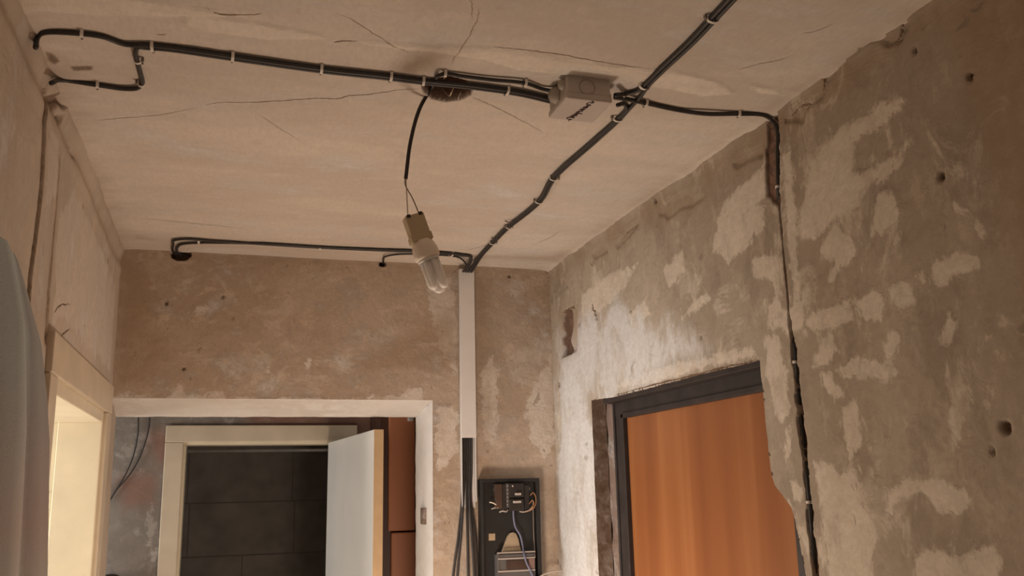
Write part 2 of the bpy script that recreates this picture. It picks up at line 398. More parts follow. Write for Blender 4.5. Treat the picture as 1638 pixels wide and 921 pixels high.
# ---- right wall
R_PATCH = [pxs(ru, p) for p in (
    [(1296, 262), (1315, 235), (1370, 232), (1362, 280), (1395, 265), (1440, 245), (1425, 270), (1390, 305), (1366, 335), (1340, 345), (1318, 375), (1280, 385), (1277, 372), (1290, 310)],
    [(1312, 400), (1320, 375), (1340, 358), (1352, 375), (1376, 395), (1370, 412), (1350, 425), (1333, 450), (1325, 450), (1332, 420), (1315, 415)],
    [(1405, 310), (1430, 303), (1440, 330), (1450, 335), (1440, 355), (1418, 370), (1392, 380), (1398, 350)],
    [(1530, 330), (1550, 335), (1560, 350), (1578, 370), (1572, 378), (1550, 362), (1532, 340)],
    [(1500, 425), (1515, 410), (1545, 400), (1571, 413), (1570, 425), (1545, 438), (1520, 450), (1498, 452)],
    [(1462, 440), (1476, 430), (1488, 450), (1475, 457), (1462, 448)],
    [(1200, 415), (1232, 403), (1245, 420), (1240, 455), (1225, 448), (1205, 445)],
    [(1420, 462), (1440, 448), (1458, 455), (1470, 490), (1440, 497), (1425, 480)],
    [(1225, 490), (1240, 472), (1260, 490), (1285, 480), (1285, 520), (1268, 535), (1230, 525)],
    [(1290, 510), (1320, 490), (1360, 485), (1368, 510), (1340, 525), (1300, 530)],
    [(1362, 480), (1400, 462), (1420, 480), (1410, 515), (1375, 510)],
    [(1415, 550), (1425, 520), (1437, 540), (1432, 575), (1415, 570)],
    [(1505, 545), (1520, 500), (1530, 520), (1515, 555)],
    [(1300, 565), (1330, 535), (1345, 560), (1320, 580), (1300, 585)],
    [(1340, 590), (1370, 570), (1390, 575), (1425, 580), (1437, 595), (1415, 612), (1390, 605), (1350, 605)],
    [(1315, 595), (1330, 600), (1350, 630), (1335, 650), (1317, 615)],
    [(1302, 740), (1320, 735), (1345, 760), (1375, 745), (1375, 800), (1400, 830), (1408, 860), (1395, 900), (1400, 940), (1330, 940), (1320, 870), (1310, 800)],
    [(1415, 780), (1450, 765), (1500, 770), (1550, 785), (1555, 805), (1530, 820), (1500, 815), (1480, 790), (1440, 800), (1425, 830), (1415, 815)],
    [(1465, 890), (1480, 875), (1520, 890), (1570, 880), (1590, 870), (1600, 900), (1595, 940), (1465, 940)],
    [(1255, 690), (1270, 668), (1264, 720), (1258, 735)], [(1268, 770), (1288, 775), (1284, 810), (1270, 800)],
    [(1145, 400), (1200, 330), (1225, 325), (1222, 360), (1190, 400), (1165, 420)],
    [(1090, 510), (1100, 490), (1125, 470), (1140, 478), (1110, 500)], [(1005, 505), (1030, 480), (1040, 500), (1015, 540)],
    [(1310, 240), (1370, 190), (1440, 150), (1455, 160), (1420, 200), (1370, 225)],
    [(1252, 250), (1266, 240), (1272, 330), (1276, 420), (1282, 480), (1270, 478), (1262, 400), (1256, 320)], [(1150, 330), (1190, 290), (1222, 265), (1226, 320), (1195, 335), (1160, 400), (1140, 400)], [(1440, 245), (1455, 215), (1462, 225), (1440, 262), (1405, 300), (1398, 292)], [(1296, 300), (1310, 240), (1345, 205), (1380, 190), (1360, 235), (1340, 280), (1330, 320)],
    [(980, 620), (1050, 590), (1130, 570), (1200, 555), (1212, 568), (1120, 592), (1050, 612)], [(1220, 540), (1245, 535), (1258, 600), (1262, 660), (1248, 680), (1235, 640), (1226, 600)],
    [(1520, 650), (1532, 645), (1540, 700), (1525, 725), (1518, 690)], [(1345, 650), (1370, 640), (1378, 700), (1362, 740), (1350, 700)],
    [(930, 470), (970, 440), (1020, 420), (1000, 460), (960, 500), (930, 510)], [(1060, 430), (1090, 400), (1095, 430), (1070, 460)])]
R_PRIME_DAYLIGHT = [pxs(ru, [(890, 540), (930, 510), (1000, 500), (1075, 520), (1120, 555), (1060, 605), (985, 630), (945, 645), (952, 760), (960, 960), (890, 960)])]  # whitish zone, with daylight from the side door painted into its colour
R_NICHE = pxs(ru, [(896, 499), (923, 487), (921, 560), (897, 572)])
R_NICHEB = pxs(ru, [(896, 499), (910, 493), (911, 520), (907, 545), (914, 565), (897, 571)])
R_CHIP = [pxs(ru, p) for p in ([(1052, 342), (1062, 322), (1098, 306), (1105, 318), (1128, 312), (1108, 330), (1085, 336), (1068, 350)], [(984, 392), (1000, 370), (1018, 356), (1024, 358), (1004, 380), (988, 398)],
    [(945, 405), (962, 390), (972, 402), (950, 415)], [(1170, 262), (1192, 246), (1215, 236), (1222, 250), (1195, 258), (1178, 270)],
    [(1250, 192), (1270, 176), (1300, 162), (1318, 148), (1312, 162), (1290, 175), (1284, 196), (1258, 196)], [(1325, 116), (1345, 100), (1362, 96), (1340, 118), (1322, 136)],
    [(1398, 62), (1420, 56), (1440, 66), (1450, 40), (1458, 30), (1455, 48), (1440, 70), (1425, 74), (1405, 70)])]
R_DOTS = [(*ru(1608, 683), .0095), (*ru(1507, 283), .007), (*ru(1553, 122), .006), (*ru(1048, 321), .007), (*ru(1376, 78), .006), (*ru(1465, 81), .004), (*ru(1009, 498), .004), (*ru(1120, 540), .004), (*ru(1587, 722), .004), (*ru(893, 615), .008), (*ru(951, 500), .007), (*ru(953, 508), .006), (*ru(948, 490), .005), (*ru(925, 518), .006), (*ru(927, 514), .003)]
CH = [(1236, 168, 17), (1236, 190, 17), (1234, 240, 20), (1236, 300, 19), (1243, 320, 8), (1246, 330, 2.2), (1254, 420, 2.2), (1262, 500, 2.2), (1264, 515, 4.5), (1266, 528, 4), (1270, 560, 7), (1277, 640, 7), (1283, 690, 9.5), (1286, 720, 7.5), (1290, 760, 7.5), (1294, 800, 8), (1298, 850, 8), (1305, 935, 8)]
CHASE = [(*ru(x, y), h*.00136) for x, y, h in CH]
CHASE.append((CHASE[-1][0]-.005, .3, .011))
R_OPEN = [(2.73, -.2), (2.73, 2.024), (2.66, 2.021), (2.55, 2.0165), (2.3, 2.016), (2.0, 2.018), (1.80, 2.016), (1.737, 2.017), (1.736, 1.96), (1.735, 1.913), (1.734, 1.86), (1.731, 1.805), (1.726, 1.77), (1.716, 1.744), (1.69, 1.72), (1.666, 1.70), (1.654, 1.67), (1.647, 1.638), (1.640, 1.60), (1.633, 1.564), (1.62, 1.2), (1.62, -.2)]
def right_disp(u, v):
    d = .0022*fbm(u, v, .11, 11)+.006*fbm(u, v, .7, 15, 2)
    pa = union(u, v, R_PATCH); pr = union(u, v, R_PRIME_DAYLIGHT, .12)
    d = d+.0008*smooth(pa+.02*fbm(u, v, .03, 13), -.006, .008)
    hw_ = np.interp(-v, [-c[1] for c in CHASE], [c[2] for c in CHASE])
    cs = line_prof(u, v, CHASE)+np.minimum(.010, hw_*.9)*fbm(u, v, .024, 19)*smooth(line_prof(u, v, CHASE), -.01, .0)
    d = d-(.007+.025*smooth(2.30-v, 0, .1))*smooth(cs, -.0008, .0018)
    ni = poly_sdf(u, v, R_NICHE)+.004*fbm(u, v, .03, 23); nb = poly_sdf(u, v, R_NICHEB)+.006*fbm(u, v, .03, 24)
    d = d-.010*smooth(ni, -.002, .003)-.018*smooth(nb, -.002, .003)
    ch = union(u, v, R_CHIP)
    d = d-.005*smooth(ch+.005*fbm(u, v, .02, 25), -.002, .002)
    dt = dots(u, v, R_DOTS); d = d-.012*smooth(dt, -.002, .003)
    top = np.exp(-np.clip(ZC-v, 0, 3)/.012)*.012
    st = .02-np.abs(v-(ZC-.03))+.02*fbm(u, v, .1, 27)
    st = np.maximum(st, union(u, v, [[(1.22, 2.6), (1.10, 2.3), (1.05, 1.4), (.8, 1.4), (.8, 2.6)]], .1)-.05)  # broad browner band towards the near end
    return d+top, dict(patch=pa, prime_daylight=pr, brick=np.maximum(cs, nb), dirt_shade=dt, stain_shade=np.maximum(st-.005, np.maximum(ch, ni)+.004))  # niche coloured darker as painted recess shade, beside the chips' own brown
def tw_r(u, v, d): return np.stack([XR-d, u, v], -1)
RW = Surf(tw_r, right_disp)
U = lines((YF, .9, .08), (.9, 1.555, .006), (1.555, 1.655, .0016), (1.655, 2.73, .006), (2.73, YB+.01, .006))
V = lines((0, 1.30, .05), (1.30, ZC+.01, .006))
RO = np.array(R_OPEN)
def snap_r(u, v):
    d = np.full(u.shape, 9.); bu_ = u.copy(); bv_ = v.copy()
    m = (u > 1.55) & (u < 2.8) & (v < 2.1)
    x = u[m]; y = v[m]; best = np.full(x.shape, 9.); nx = x.copy(); ny = y.copy()
    for i in range(len(RO)-1):
        a = RO[i]; e = RO[i+1]-a; t = np.clip(((x-a[0])*e[0]+(y-a[1])*e[1])/(e@e), 0, 1)
        qx = a[0]+t*e[0]; qy = a[1]+t*e[1]; dd = np.hypot(x-qx, y-qy); k = dd < best
        best[k] = dd[k]; nx[k] = qx[k]; ny[k] = qy[k]
    k = best < .0042; rough_u = .0018*fbm(nx, ny, .02, 31); rough_v = .0018*fbm(nx, ny, .02, 37)
    x[k] = nx[k]+rough_u[k]; y[k] = ny[k]+rough_v[k]; u = u.copy(); v = v.copy(); u[m] = x; v[m] = y; return u, v
def hole_r(u, v): return poly_sdf(u, v, R_OPEN, .2) > 0.0004
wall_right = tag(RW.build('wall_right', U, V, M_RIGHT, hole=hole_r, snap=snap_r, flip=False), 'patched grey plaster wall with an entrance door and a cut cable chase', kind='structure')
# rim of the opening, pushed back from the ragged edge
me = wall_right.data; edges = {}
for p in me.polygons:
    for k in p.edge_keys: edges[k] = edges.get(k, 0)+1
bm = bmesh.new(); vm = {}
def rv(i, dx):
    if (i, dx) not in vm: c = me.vertices[i].co; vm[(i, dx)] = bm.verts.new((c.x+dx, c.y, c.z))
    return vm[(i, dx)]
for (a, b), n in edges.items():
    if n == 1:
        ca, cb = me.vertices[a].co, me.vertices[b].co
        if all(1.57 < c.y < 2.76 and c.z < 2.06 and c.z > .001 for c in (ca, cb)) or (1.57 < ca.y < 2.76 and 1.57 < cb.y < 2.76 and ca.z < 2.06 and abs(ca.z-cb.z) > .001):
            ds = [0, .015, .03, .05]
            for d0, d1 in zip(ds, ds[1:]): bm.faces.new((rv(a, d0), rv(b, d0), rv(b, d1), rv(a, d1)))
for vv in bm.verts: 
    if vv.co.x > XR+.015: vv.co.y += random.uniform(-.001, .001); vv.co.z += random.uniform(-.001, .001)
bm_obj('opening_reveal', bm, M_REVEALBROWN, wall_right, True)

# ---- back wall (doorway runs to the left wall)
DX, DZ = .677, 2.057           # right edge and head of the doorway, hallway side
B_PATCH = [pxs(bu, p) for p in ([(305, 498), (312, 487), (326, 484), (336, 492), (330, 502), (314, 504)], [(260, 640), (272, 628), (290, 618), (298, 628), (330, 630), (345, 622), (362, 625), (362, 645), (255, 645)], [(186, 645), (186, 632), (225, 628), (260, 636), (262, 645)], [(520, 645), (545, 636), (600, 640), (635, 632), (650, 622), (675, 616), (680, 628), (672, 640), (690, 645)],
    [(680, 455), (720, 440), (735, 520), (730, 600), (700, 560)], [(425, 585), (432, 572), (436, 580), (430, 592)], [(490, 580), (496, 565), (500, 575), (495, 596)], [(700, 650), (732, 640), (733, 720), (700, 760), (694, 700)], [(765, 600), (790, 560), (800, 640), (790, 720), (770, 700)], [(840, 640), (885, 560), (890, 700), (870, 740), (845, 700)], [(670, 548), (708, 542), (712, 552), (680, 558)])]
B_STAIN_SHADE = [pxs(bu, p) for p in ([(170, 380), (262, 430), (255, 520), (300, 560), (235, 620), (170, 645)], [(200, 395), (900, 430), (895, 445), (740, 440), (420, 425), (230, 425)], [(758, 430), (785, 450), (778, 560), (770, 720), (765, 860), (756, 860)], [(690, 500), (735, 500), (735, 590), (640, 600), (560, 590), (600, 560)])]  # the strip right of the duct is the duct's shadow, painted in
BH1 = pxs(bu, [(273, 405), (280, 399), (295, 398), (305, 402), (307, 409), (298, 415), (284, 416), (275, 411)])
BH2 = (*bu(612, 422), .011)
B_DOTS = [(*bu(877, 433), .007), (*bu(815, 442), .005), (*bu(266, 485), .006), (*bu(357, 475), .005), (*bu(294, 590), .005)]
def back_disp(u, v):
    d = .0028*fbm(u*.7, v, .09, 41)+.006*fbm(u, v, .6, 45, 2)
    pa = np.maximum(union(u, v, B_PATCH), np.where((u < DX) & (v < DZ+.03), .004-np.abs(v-DZ), -.06))
    d = d+.0010*smooth(pa+.02*fbm(u, v, .03, 43), -.006, .008)
    hs = np.maximum(poly_sdf(u, v, BH1), dots(u, v, [BH2]))+.003*fbm(u, v, .02, 47)
    d = d-.045*smooth(hs, -.002, .005)
    dt = dots(u, v, B_DOTS); d = d-.008*smooth(dt, -.002, .003)
    st = union(u, v, B_STAIN_SHADE, .1)
    top = np.exp(-np.clip(ZC-v, 0, 3)/.012)*.003; cl = np.exp(-np.clip(u-XL, 0, 3)/.012)*.006
    return d+top+cl, dict(patch=pa-.002, stain_shade=st-.012, brick=hs, dirt_shade=dt)
def tw_b(u, v, d): return np.stack([u, YB-d, v], -1)
BW = Surf(tw_b, back_disp)
U = lines((XL-.02, XL, .02), (XL, -.215, .006), (-.215, -.135, .0025), (-.135, DX, .006), (DX, XR+.02, .006)); V = lines((0, 1.35, .05), (1.35, DZ, .006), (DZ, ZC-.05, .006), (ZC-.05, ZC+.01, .003))
wall_back = tag(BW.build('wall_back', U, V, M_BACK, hole=lambda u, v: (u < DX) & (v < DZ), flip=False), 'stained bare plaster wall above and beside the wide doorway', kind='structure')

# reveal of the wide doorway: splayed head and right jamb, painted
def rev_disp_flat(u, v): return .0022*fbm(u, v, .07, 51), dict(patch=.02*fbm(u, v, .15, 53)-.002, dirt_shade=dots(u, v, REV_DOTS))
WT = .15; IX, IZ = .647, 2.010
REV_DOTS = []
def tw_soffit(u, v, d): k = v; return np.stack([u+(IX-DX)*k*smooth(u, DX-.06, DX), YB+WT*k+0*u, DZ+(IZ-DZ)*k-d*(k > .02)], -1)
SO = Surf(tw_soffit, rev_disp_flat)
tag(SO.build('trim_1', lines((XL-.02, DX, .01)), np.linspace(0, 1, 12), M_WHITEPLAS), 'white painted underside of the wide doorway head', kind='structure')
REV_DOTS = [(.32, on_y(677, 803, YB+.05).z, .008)]
def tw_jamb(u, v, d): k = u; return np.stack([DX+(IX-DX)*k-d*(k > .02), YB+WT*k, np.minimum(v, DZ+(IZ-DZ)*k)], -1)
JA = Surf(tw_jamb, rev_disp_flat)
trim2 = tag(JA.build('trim_2', np.linspace(0, 1, 12), lines((0, 1.3, .05), (1.3, DZ, .01)), M_WHITEPLAS), 'white painted right reveal of the wide doorway', kind='structure')
p0 = on_y(677, 803, YB+.05)
box('strike_recess', (DX-.0235, YB+.055, p0.z-.075), (DX-.006, YB+.10, p0.z-.02), M_REVEALBROWN, trim2, .002)

# ---- left wall
LO = (2.05, 2.905, 1.985)      # door opening y0, y1, head
def left_disp(u, v):
    d = .002*fbm(u, v, .12, 61)+.005*fbm(u, v, .6, 65, 2)
    cl = np.array([(*lu(75, 150), .008), (*lu(67, 300), .009), (*lu(50, 443), .008), (*lu(44, 520), .008)])
    gap = line_prof(u, v, [tuple(c) for c in cl]+[(cl[-1][0]+.02, 1.0, .008)])
    edge_u = np.interp(v, [1.0, cl[3][1], cl[2][1], cl[1][1], cl[0][1], 2.6], [cl[3][0]+.02, cl[3][0], cl[2][0], cl[1][0], cl[0][0], cl[0][0]])
    near = smooth(edge_u-u, -.004, .004)
    d = d-near*.003-.022*smooth(gap, -.002, .002)*(v < cl[0][1]+.01)
    pb = line_prof(u, v, [(*lu(95, 250), .003), (*lu(88, 350), .003), (*lu(77, 460), .007), (*lu(72, 540), .012)])
    d = d-.006*smooth(pb, -.002, .002)
    nt_ = poly_sdf(u, v, pxs(lu, [(75, 152), (88, 150), (104, 160), (98, 176), (92, 168), (86, 172), (78, 176)]))
    nt_ = np.maximum(nt_, poly_sdf(u, v, pxs(lu, [(88, 188), (100, 182), (99, 196), (90, 195)]))); nt_ = np.maximum(nt_, poly_sdf(u, v, pxs(lu, [(108, 232), (114, 234), (118, 252), (112, 250)])))
    d = d-.012*smooth(nt_+.004*fbm(u, v, .02, 66), -.002, .003)
    top = np.exp(-np.clip(ZC-v, 0, 3)/.02)*(.008+.005*fbm(u, v*0, .1, 67))
    rid = .003*np.sin((ZC-v)*95+2*fbm(u, v, .3, 68))*smooth(v, ZC-.14, ZC-.05)
    pt = union(u, v, [pxs(lu, [(90, 330), (120, 300), (150, 360), (185, 460), (175, 600), (110, 530), (80, 520)]), pxs(lu, [(78, 180), (100, 250), (92, 330), (70, 330)])], .06)
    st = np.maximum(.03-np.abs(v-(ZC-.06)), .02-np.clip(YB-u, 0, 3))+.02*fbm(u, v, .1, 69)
    dts = dots(u, v, [(*lu(132, 331), .008), (*lu(134, 521), .007), (*lu(160, 380), .008), (*lu(172, 417), .01), (*lu(190, 415), .008), (*lu(185, 432), .008)])
    return d+top+rid, dict(patch=pt-.01, stain_shade=np.maximum(st-.03, np.maximum(gap+.004, pb+.008)*3), dirt_shade=np.maximum(np.maximum(gap, pb-.001), np.maximum(nt_-.002, dts-.003)))  # the gap's shadow is painted dark too, in both masks
def tw_l(u, v, d): return np.stack([XL+d, u, v], -1)
LW = Surf(tw_l, left_disp)
U = lines((YF, 1.3, .08), (1.3, 1.72, .006), (1.72, 1.86, .002), (1.86, LO[0], .004), (LO[0], LO[1], .006), (LO[1], YB+WT, .006)); V = lines((0, 1.3, .05), (1.3, LO[2], .006), (LO[2], ZC+.01, .006))
wall_left = tag(LW.build('wall_left', U, V, M_LEFT, hole=lambda u, v: (u > LO[0]) & (u < LO[1]) & (v < LO[2]), flip=True), 'worn beige plaster wall above the side doorway', kind='structure')

# ---- unseen shell
def slab(name, lo, hi, mat, label=None): return tag(box(name, lo, hi, mat), label, kind='structure')
slab('floor', (-3, YF-.1, -.1), (1.6, 5.6, 0), M_FLOOR, 'brown floor of the hallway')
slab('wall_front', (XL-.1, YF-.1, 0), (XR+.1, YF, ZC), M_RIGHT, 'plaster wall behind the viewer')

# ---- back room
BY = 4.10
IO = (-.169, .435, 1.959)      # inner door opening
def inner_disp(u, v):
    d = .003*fbm(u, v, .1, 71)
    st = union(u, v, [[(q.x, q.z) for q in (on_y(a, b, BY) for a, b in p)] for p in ([(400, 655), (610, 655), (610, 683), (420, 683)], [(205, 775), (235, 770), (232, 800), (208, 800)], [(255, 700), (266, 700), (264, 735), (256, 735)])], .08)
    pa = union(u, v, [[(q.x, q.z) for q in (on_y(a, b, BY) for a, b in p)] for p in ([(232, 830), (245, 800), (248, 850), (238, 880)], [(195, 715), (215, 712), (218, 730), (200, 732)], [(240, 880), (252, 885), (250, 905), (240, 900)])], .06)
    return d, dict(stain_shade=st+.035, patch=pa-.004)
def tw_i(u, v, d): return np.stack([u, BY-d, v], -1)
IW = Surf(tw_i, inner_disp)
wall_inner = tag(IW.build('wall_inner', lines((-1.9, -.6, .1), (-.6, IO[0], .01), (IO[0], IO[1], .02), (IO[1], 1.2, .02)), lines((0, 1.3, .05), (1.3, IO[2], .01), (IO[2], ZC, .01)), M_INNER, hole=lambda u, v: (u > IO[0]) & (u < IO[1]) & (v < IO[2])), 'grey plaster wall of the back room around the cream door frame', kind='structure')
slab('ceiling_back_room', (-2, YB+.16, ZC), (1.3, BY+.1, ZC+.08), M_INNER)
slab('wall_back_room_side', (1.0, YB+WT+.01, 0), (1.1, BY, ZC), M_INNER)
slab('wall_back_room_end', (-2.0, YB+.16, 0), (-1.9, BY, ZC), M_SIDE)
slab('wall_partition', (-2.9, YB+.02, 0), (XL-.03, YB+WT, ZC), M_SIDE)
slab('wall_partition_head', (XL-.03, YB+WT-.02, IZ+.02), (XR+.1, YB+WT, ZC), M_INNER)
slab('wall_partition_side', (IX+.03, YB+WT-.02, 0), (XR+.1, YB+WT, IZ+.03), M_INNER)
# dark room behind the inner door
slab('ceiling_dark_room', (-.8, BY+.1, 2.40), (1.3, 5.45, 2.5), M_DARKWALL)
slab('wall_dark_room_side', (-.8, BY+.1, 0), (-.7, 5.4, 2.5), M_DARKWALL)
slab('wall_dark_room_right', (1.2, BY+.1, 0), (1.3, 5.4, 2.5), M_DARKWALL)
slab('wall_dark_room_head', (-.8, BY+.06, IO[2]+.02), (1.3, BY+.1, 2.5), M_DARKWALL)
dark = slab('wall_dark_room_far', (-.8, 5.307, 0), (1.3, 5.45, 2.5), M_JOINT, 'dark grey block wall in the unlit room')
zz = [1.99, 1.709, 1.428, 1.147]; zz = [2.271]+zz
for r in range(len(zz)-1):
    off = [.07, -.20, .37, .10][r % 4]
    x = -.8+((off+.8) % .555)-.555
    while x < 1.2:
        a, b = max(x, -.79), min(x+.555, 1.19)
        if b-a > .05: box('block', (a+.0022, 5.300+random.uniform(-.002, .002), zz[r+1]+.0022), (b-.0022, 5.312, zz[r]-.0022), M_DARKWALL, dark, .001)
        x += .555
# side room
slab('ceiling_side_room', (-3, .6, ZC), (XL-.06, YB, ZC+.08), M_SIDE)
slab('wall_side_room_far', (-3.0, .6, 0), (-2.9, YB+.02, ZC), M_SIDE, 'bright wall of the side room')
slab('wall_side_room_near', (-2.9, .6, 0), (XL-.06, .7, ZC), M_SIDE)

# ------------------------------------------------------------------ side door frame in the left wall
df = tag(empty('door_1', (XL, 2.5, 0)), 'cream painted door frame of the bright side room', kind='structure')
TX = XL+.016
box('head_casing', (XL-.01, 1.98, 1.997), (TX, 2.995, 2.083), M_CREAM2, df, .004)
box('side_casing', (XL-.01, 2.905, 0), (TX-.001, 2.995, 1.997), M_CREAM2, df, .004)
box('side_casing', (XL-.01, 1.98, 0), (TX-.001, 2.06, 1.997), M_CREAM2, df, .004)
box('head_lining', (XL-.165, 2.05, 1.966), (XL+.004, 2.905, 1.998), M_CREAM, df, .003)
box('side_lining', (XL-.115, 2.893, 0), (XL+.004, 2.93, 1.967), M_CREAM, df, .003)
box('rebate', (XL-.165, 2.905, 0), (XL-.116, 2.95, 1.967), M_CREAM, df, .003)
box('side_lining', (XL-.165, 2.03, 0), (XL+.004, 2.06, 1.967), M_CREAM, df, .003)
q = on_y(84, 862, 2.905); box('strike_plate', (XL-.150, 2.9035, q.z-.012), (XL-.138, 2.907, q.z+.012), M_KNOB, df, .001)
q = on_y(91, 785, 2.905)
for dz in (0, .05): box('rebate_notch', (XL-.160, 2.903, q.z-dz-.004), (XL-.117, 2.9062, q.z-dz), M_CREAM2, df)

# ------------------------------------------------------------------ inner cream door frame
fr = tag(empty('door_2', (.15, BY, 0)), 'cream painted door frame of the dark room', kind='structure')
FX0, FX1, FZ = -.253, .550, 2.042
box('head_casing', (FX0, BY-.022, IO[2]+.012), (FX1, BY+.004, FZ), M_CREAM2, fr, .004)
box('side_casing', (FX0, BY-.021, 0), (IO[0]-.010, BY+.004, IO[2]+.012), M_CREAM2, fr, .004)
box('side_casing', (IO[1]+.010, BY-.021, 0), (FX1, BY+.004, IO[2]+.012), M_CREAM2, fr, .004)
box('head_lining', (IO[0]-.012, BY-.012, IO[2]), (IO[1]+.012, BY+.1, IO[2]+.014), M_CREAM, fr, .002)
box('side_lining', (IO[0]-.012, BY-.012, 0), (IO[0], BY+.1, IO[2]), M_CREAM, fr, .002)
box('side_lining', (IO[1], BY-.012, 0), (IO[1]+.012, BY+.1, IO[2]), M_CREAM, fr, .002)
q0 = on_y(298, 722, BY+.12); box('door_stop', (IO[0], BY+.1, q0.z-.006), (IO[1], BY+.115, q0.z+.006), M_METERGREY, fr, .002)

# white door leaf standing open
h0 = Vector((.418, 4.055, 0)); h1 = Vector((.4855, 3.188, 0)); dv = (h1-h0); Ln = dv.length; dv.normalize(); nv = Vector((-dv.y, dv.x, 0))
leaf = tag(empty('door_leaf', h0, 'white painted door leaf standing open before the dark doorway', 'door'))
mt = Matrix((dv, nv, Vector((0, 0, 1)))).transposed().to_4x4(); mt.translation = h0
o = box('panel', (0, .0015, .01), (Ln-.001, .036, 1.9625), M_LEAF, leaf, .0015, mt)
box('edge_strip', (Ln-.0012, 0.002, .01), (Ln+.0012, .0358, 1.9622), M_RAWEDGE, leaf, .0, mt)
for hz in (.25, 1.0): 
    bm = bmesh.new(); tube_into(bm, [mt @ Vector((-.004, -.002, hz-.04)), mt @ Vector((-.004, -.002, hz+.04))], .006, 10); bm_obj('hinge', bm, M_NAIL, leaf, True)

# brown cabinet behind the leaf
CY = 3.80
ca, cb, cc = on_y(608, 700, CY), on_y(622, 700, CY), on_y(668, 700, CY); zs = on_y(640, 850, CY).z
cab = empty('tall_cabinet', (.8, CY+.14, 0), 'tall brown laminate cabinet standing beside the white door leaf', 'cabinet')
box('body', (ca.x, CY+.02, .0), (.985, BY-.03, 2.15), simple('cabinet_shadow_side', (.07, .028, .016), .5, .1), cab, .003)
box('upper_door', (cb.x, CY-.002, zs+.003), (cc.x-.01, CY+.018, 2.15), M_CABINET, cab, .006)
box('lower_door', (cb.x+.012, CY-.006, .05), (cc.x-.008, CY+.018, zs-.003), M_CABINET, cab, .006)
q = on_y(658, 670, CY-.03)
box('corner_bracket', (q.x-.012, CY-.03, q.z-.008), (q.x+.010, CY-.001, q.z+.008), M_WHITE, cab, .004)

# loose wires on the inner wall, and something round and dark at the bottom edge
for k, pts in enumerate(([(221, 655), (221, 690), (213, 730), (200, 760), (183, 788), (178, 797)], [(240, 655), (238, 685), (225, 728), (208, 758), (186, 784), (176, 800)])):
    tag(tube('loose_wire', [on_y(a, b, BY-.012) for a, b in pts], .0028, M_CABLE_OLD, n=8), ('thin dark loose wire on grey wall, the one nearer the left edge', 'thin dark loose wire on grey wall, the one nearer the door frame')[k], 'wire', 'loose wires in the back room')
q = on_y(176, 936, BY-.06)
bm = bmesh.new(); bmesh.ops.create_uvsphere(bm, u_segments=24, v_segments=14, radius=.055)
for v in bm.verts: v.co = Vector((v.co.x, v.co.y*.8, v.co.z*.8 if v.co.z > 0 else v.co.z*1.1)) + q
kn = empty('wall_fitting', (q.x, BY, q.z), 'dark rounded fitting just showing at the bottom by the grey wall', 'fitting')
bm_obj('cap', bm, M_KNOB, kn, True)
tube('stem', [q, Vector((q.x, BY+.004, q.z))], .022, M_KNOB, kn, 14, 0)

# ------------------------------------------------------------------ entrance door in the right wall
FXD = XR+.042
ed = tag(empty('door_3', (FXD, 2.25, 0)), 'orange wood laminate entrance door in a dark metal frame', kind='structure')
Y0, Y1, YO, ZT = 1.725, 2.572, 2.648, 1.956
box('frame_jamb', (FXD+.0015, Y1+.008, 0), (FXD+.05, YO-.001, 2.058), M_FRAME, ed, .003)
box('frame_jamb_lip', (FXD-.005, Y1-.002, 0), (FXD+.02, Y1+.014, ZT+.012), M_FRAME, ed, .002)
box('frame_jamb_edge', (FXD-.004, YO-.010, 0), (FXD+.02, YO+.002, 2.05), M_FRAME, ed, .002)
box('frame_head', (FXD, Y0-.10, ZT+.008), (FXD+.05, YO, 2.06), M_FRAME, ed, .003)
box('frame_head_lip', (FXD-.005, Y0-.01, ZT-.002), (FXD+.02, Y1+.014, ZT+.014), M_FRAME, ed, .002)
box('frame_head_flange', (XR+.006, Y0-.10, 2.004), (FXD+.01, YO, 2.06), M_FRAME, ed, .002)
box('frame_jamb', (FXD-.004, Y0-.08, 0), (FXD+.05, Y0-.008, 2.05), M_FRAME, ed, .003)
box('door_panel', (FXD+.010, Y0-.010, .02), (FXD+.05, Y1+.010, ZT+.010), M_ENTRY, ed, .002)
def fill_disp(u, v): return .006*fbm(u, v, .06, 81), dict(patch=.03*fbm(u, v, .12, 83)-.012)
FI = Surf(lambda u, v, d: np.stack([FXD+.012-d, u, v], -1), fill_disp)
FI.build('mortar_fill', lines((YO-.01, 2.75, .006)), lines((0, 1.3, .05), (1.3, 2.05, .006)), M_REVEALBROWN, parent=wall_right)
slab('wall_behind_entrance', (FXD+.055, 1.5, 0), (FXD+.085, 2.85, 2.2), M_JOINT)

# ------------------------------------------------------------------ cable duct on the back wall
a = on_y(735, 430, YB-.02); b = on_y(757.5, 430, YB-.02); zcut = on_y(747, 700, YB-.02).z
dx0, dx1 = a.x, b.x; ztop = a.z
duct = empty('cable_duct', ((dx0+dx1)/2, YB, 1.0), 'white plastic cable duct running down the back wall from the ceiling', 'cable duct')
zlow = on_y(747, 812, YB-.02).z
bm = bmesh.new(); box_bm(bm, (dx0, YB-.004, zlow), (dx1, YB+.006, ztop)); bm_obj('back_plate', bm, M_WHITE, duct)
box('side_wall', (dx0, YB-.023, zlow), (dx0+.0025, YB, ztop), M_WHITE, duct, .0006)
box('side_wall', (dx1-.0025, YB-.023, zlow+.02), (dx1, YB, ztop), M_WHITE, duct, .0006)
box('cover', (dx0-.001, YB-.026, zcut), (dx1+.001, YB-.021, ztop), M_WHITE, duct, .0015)

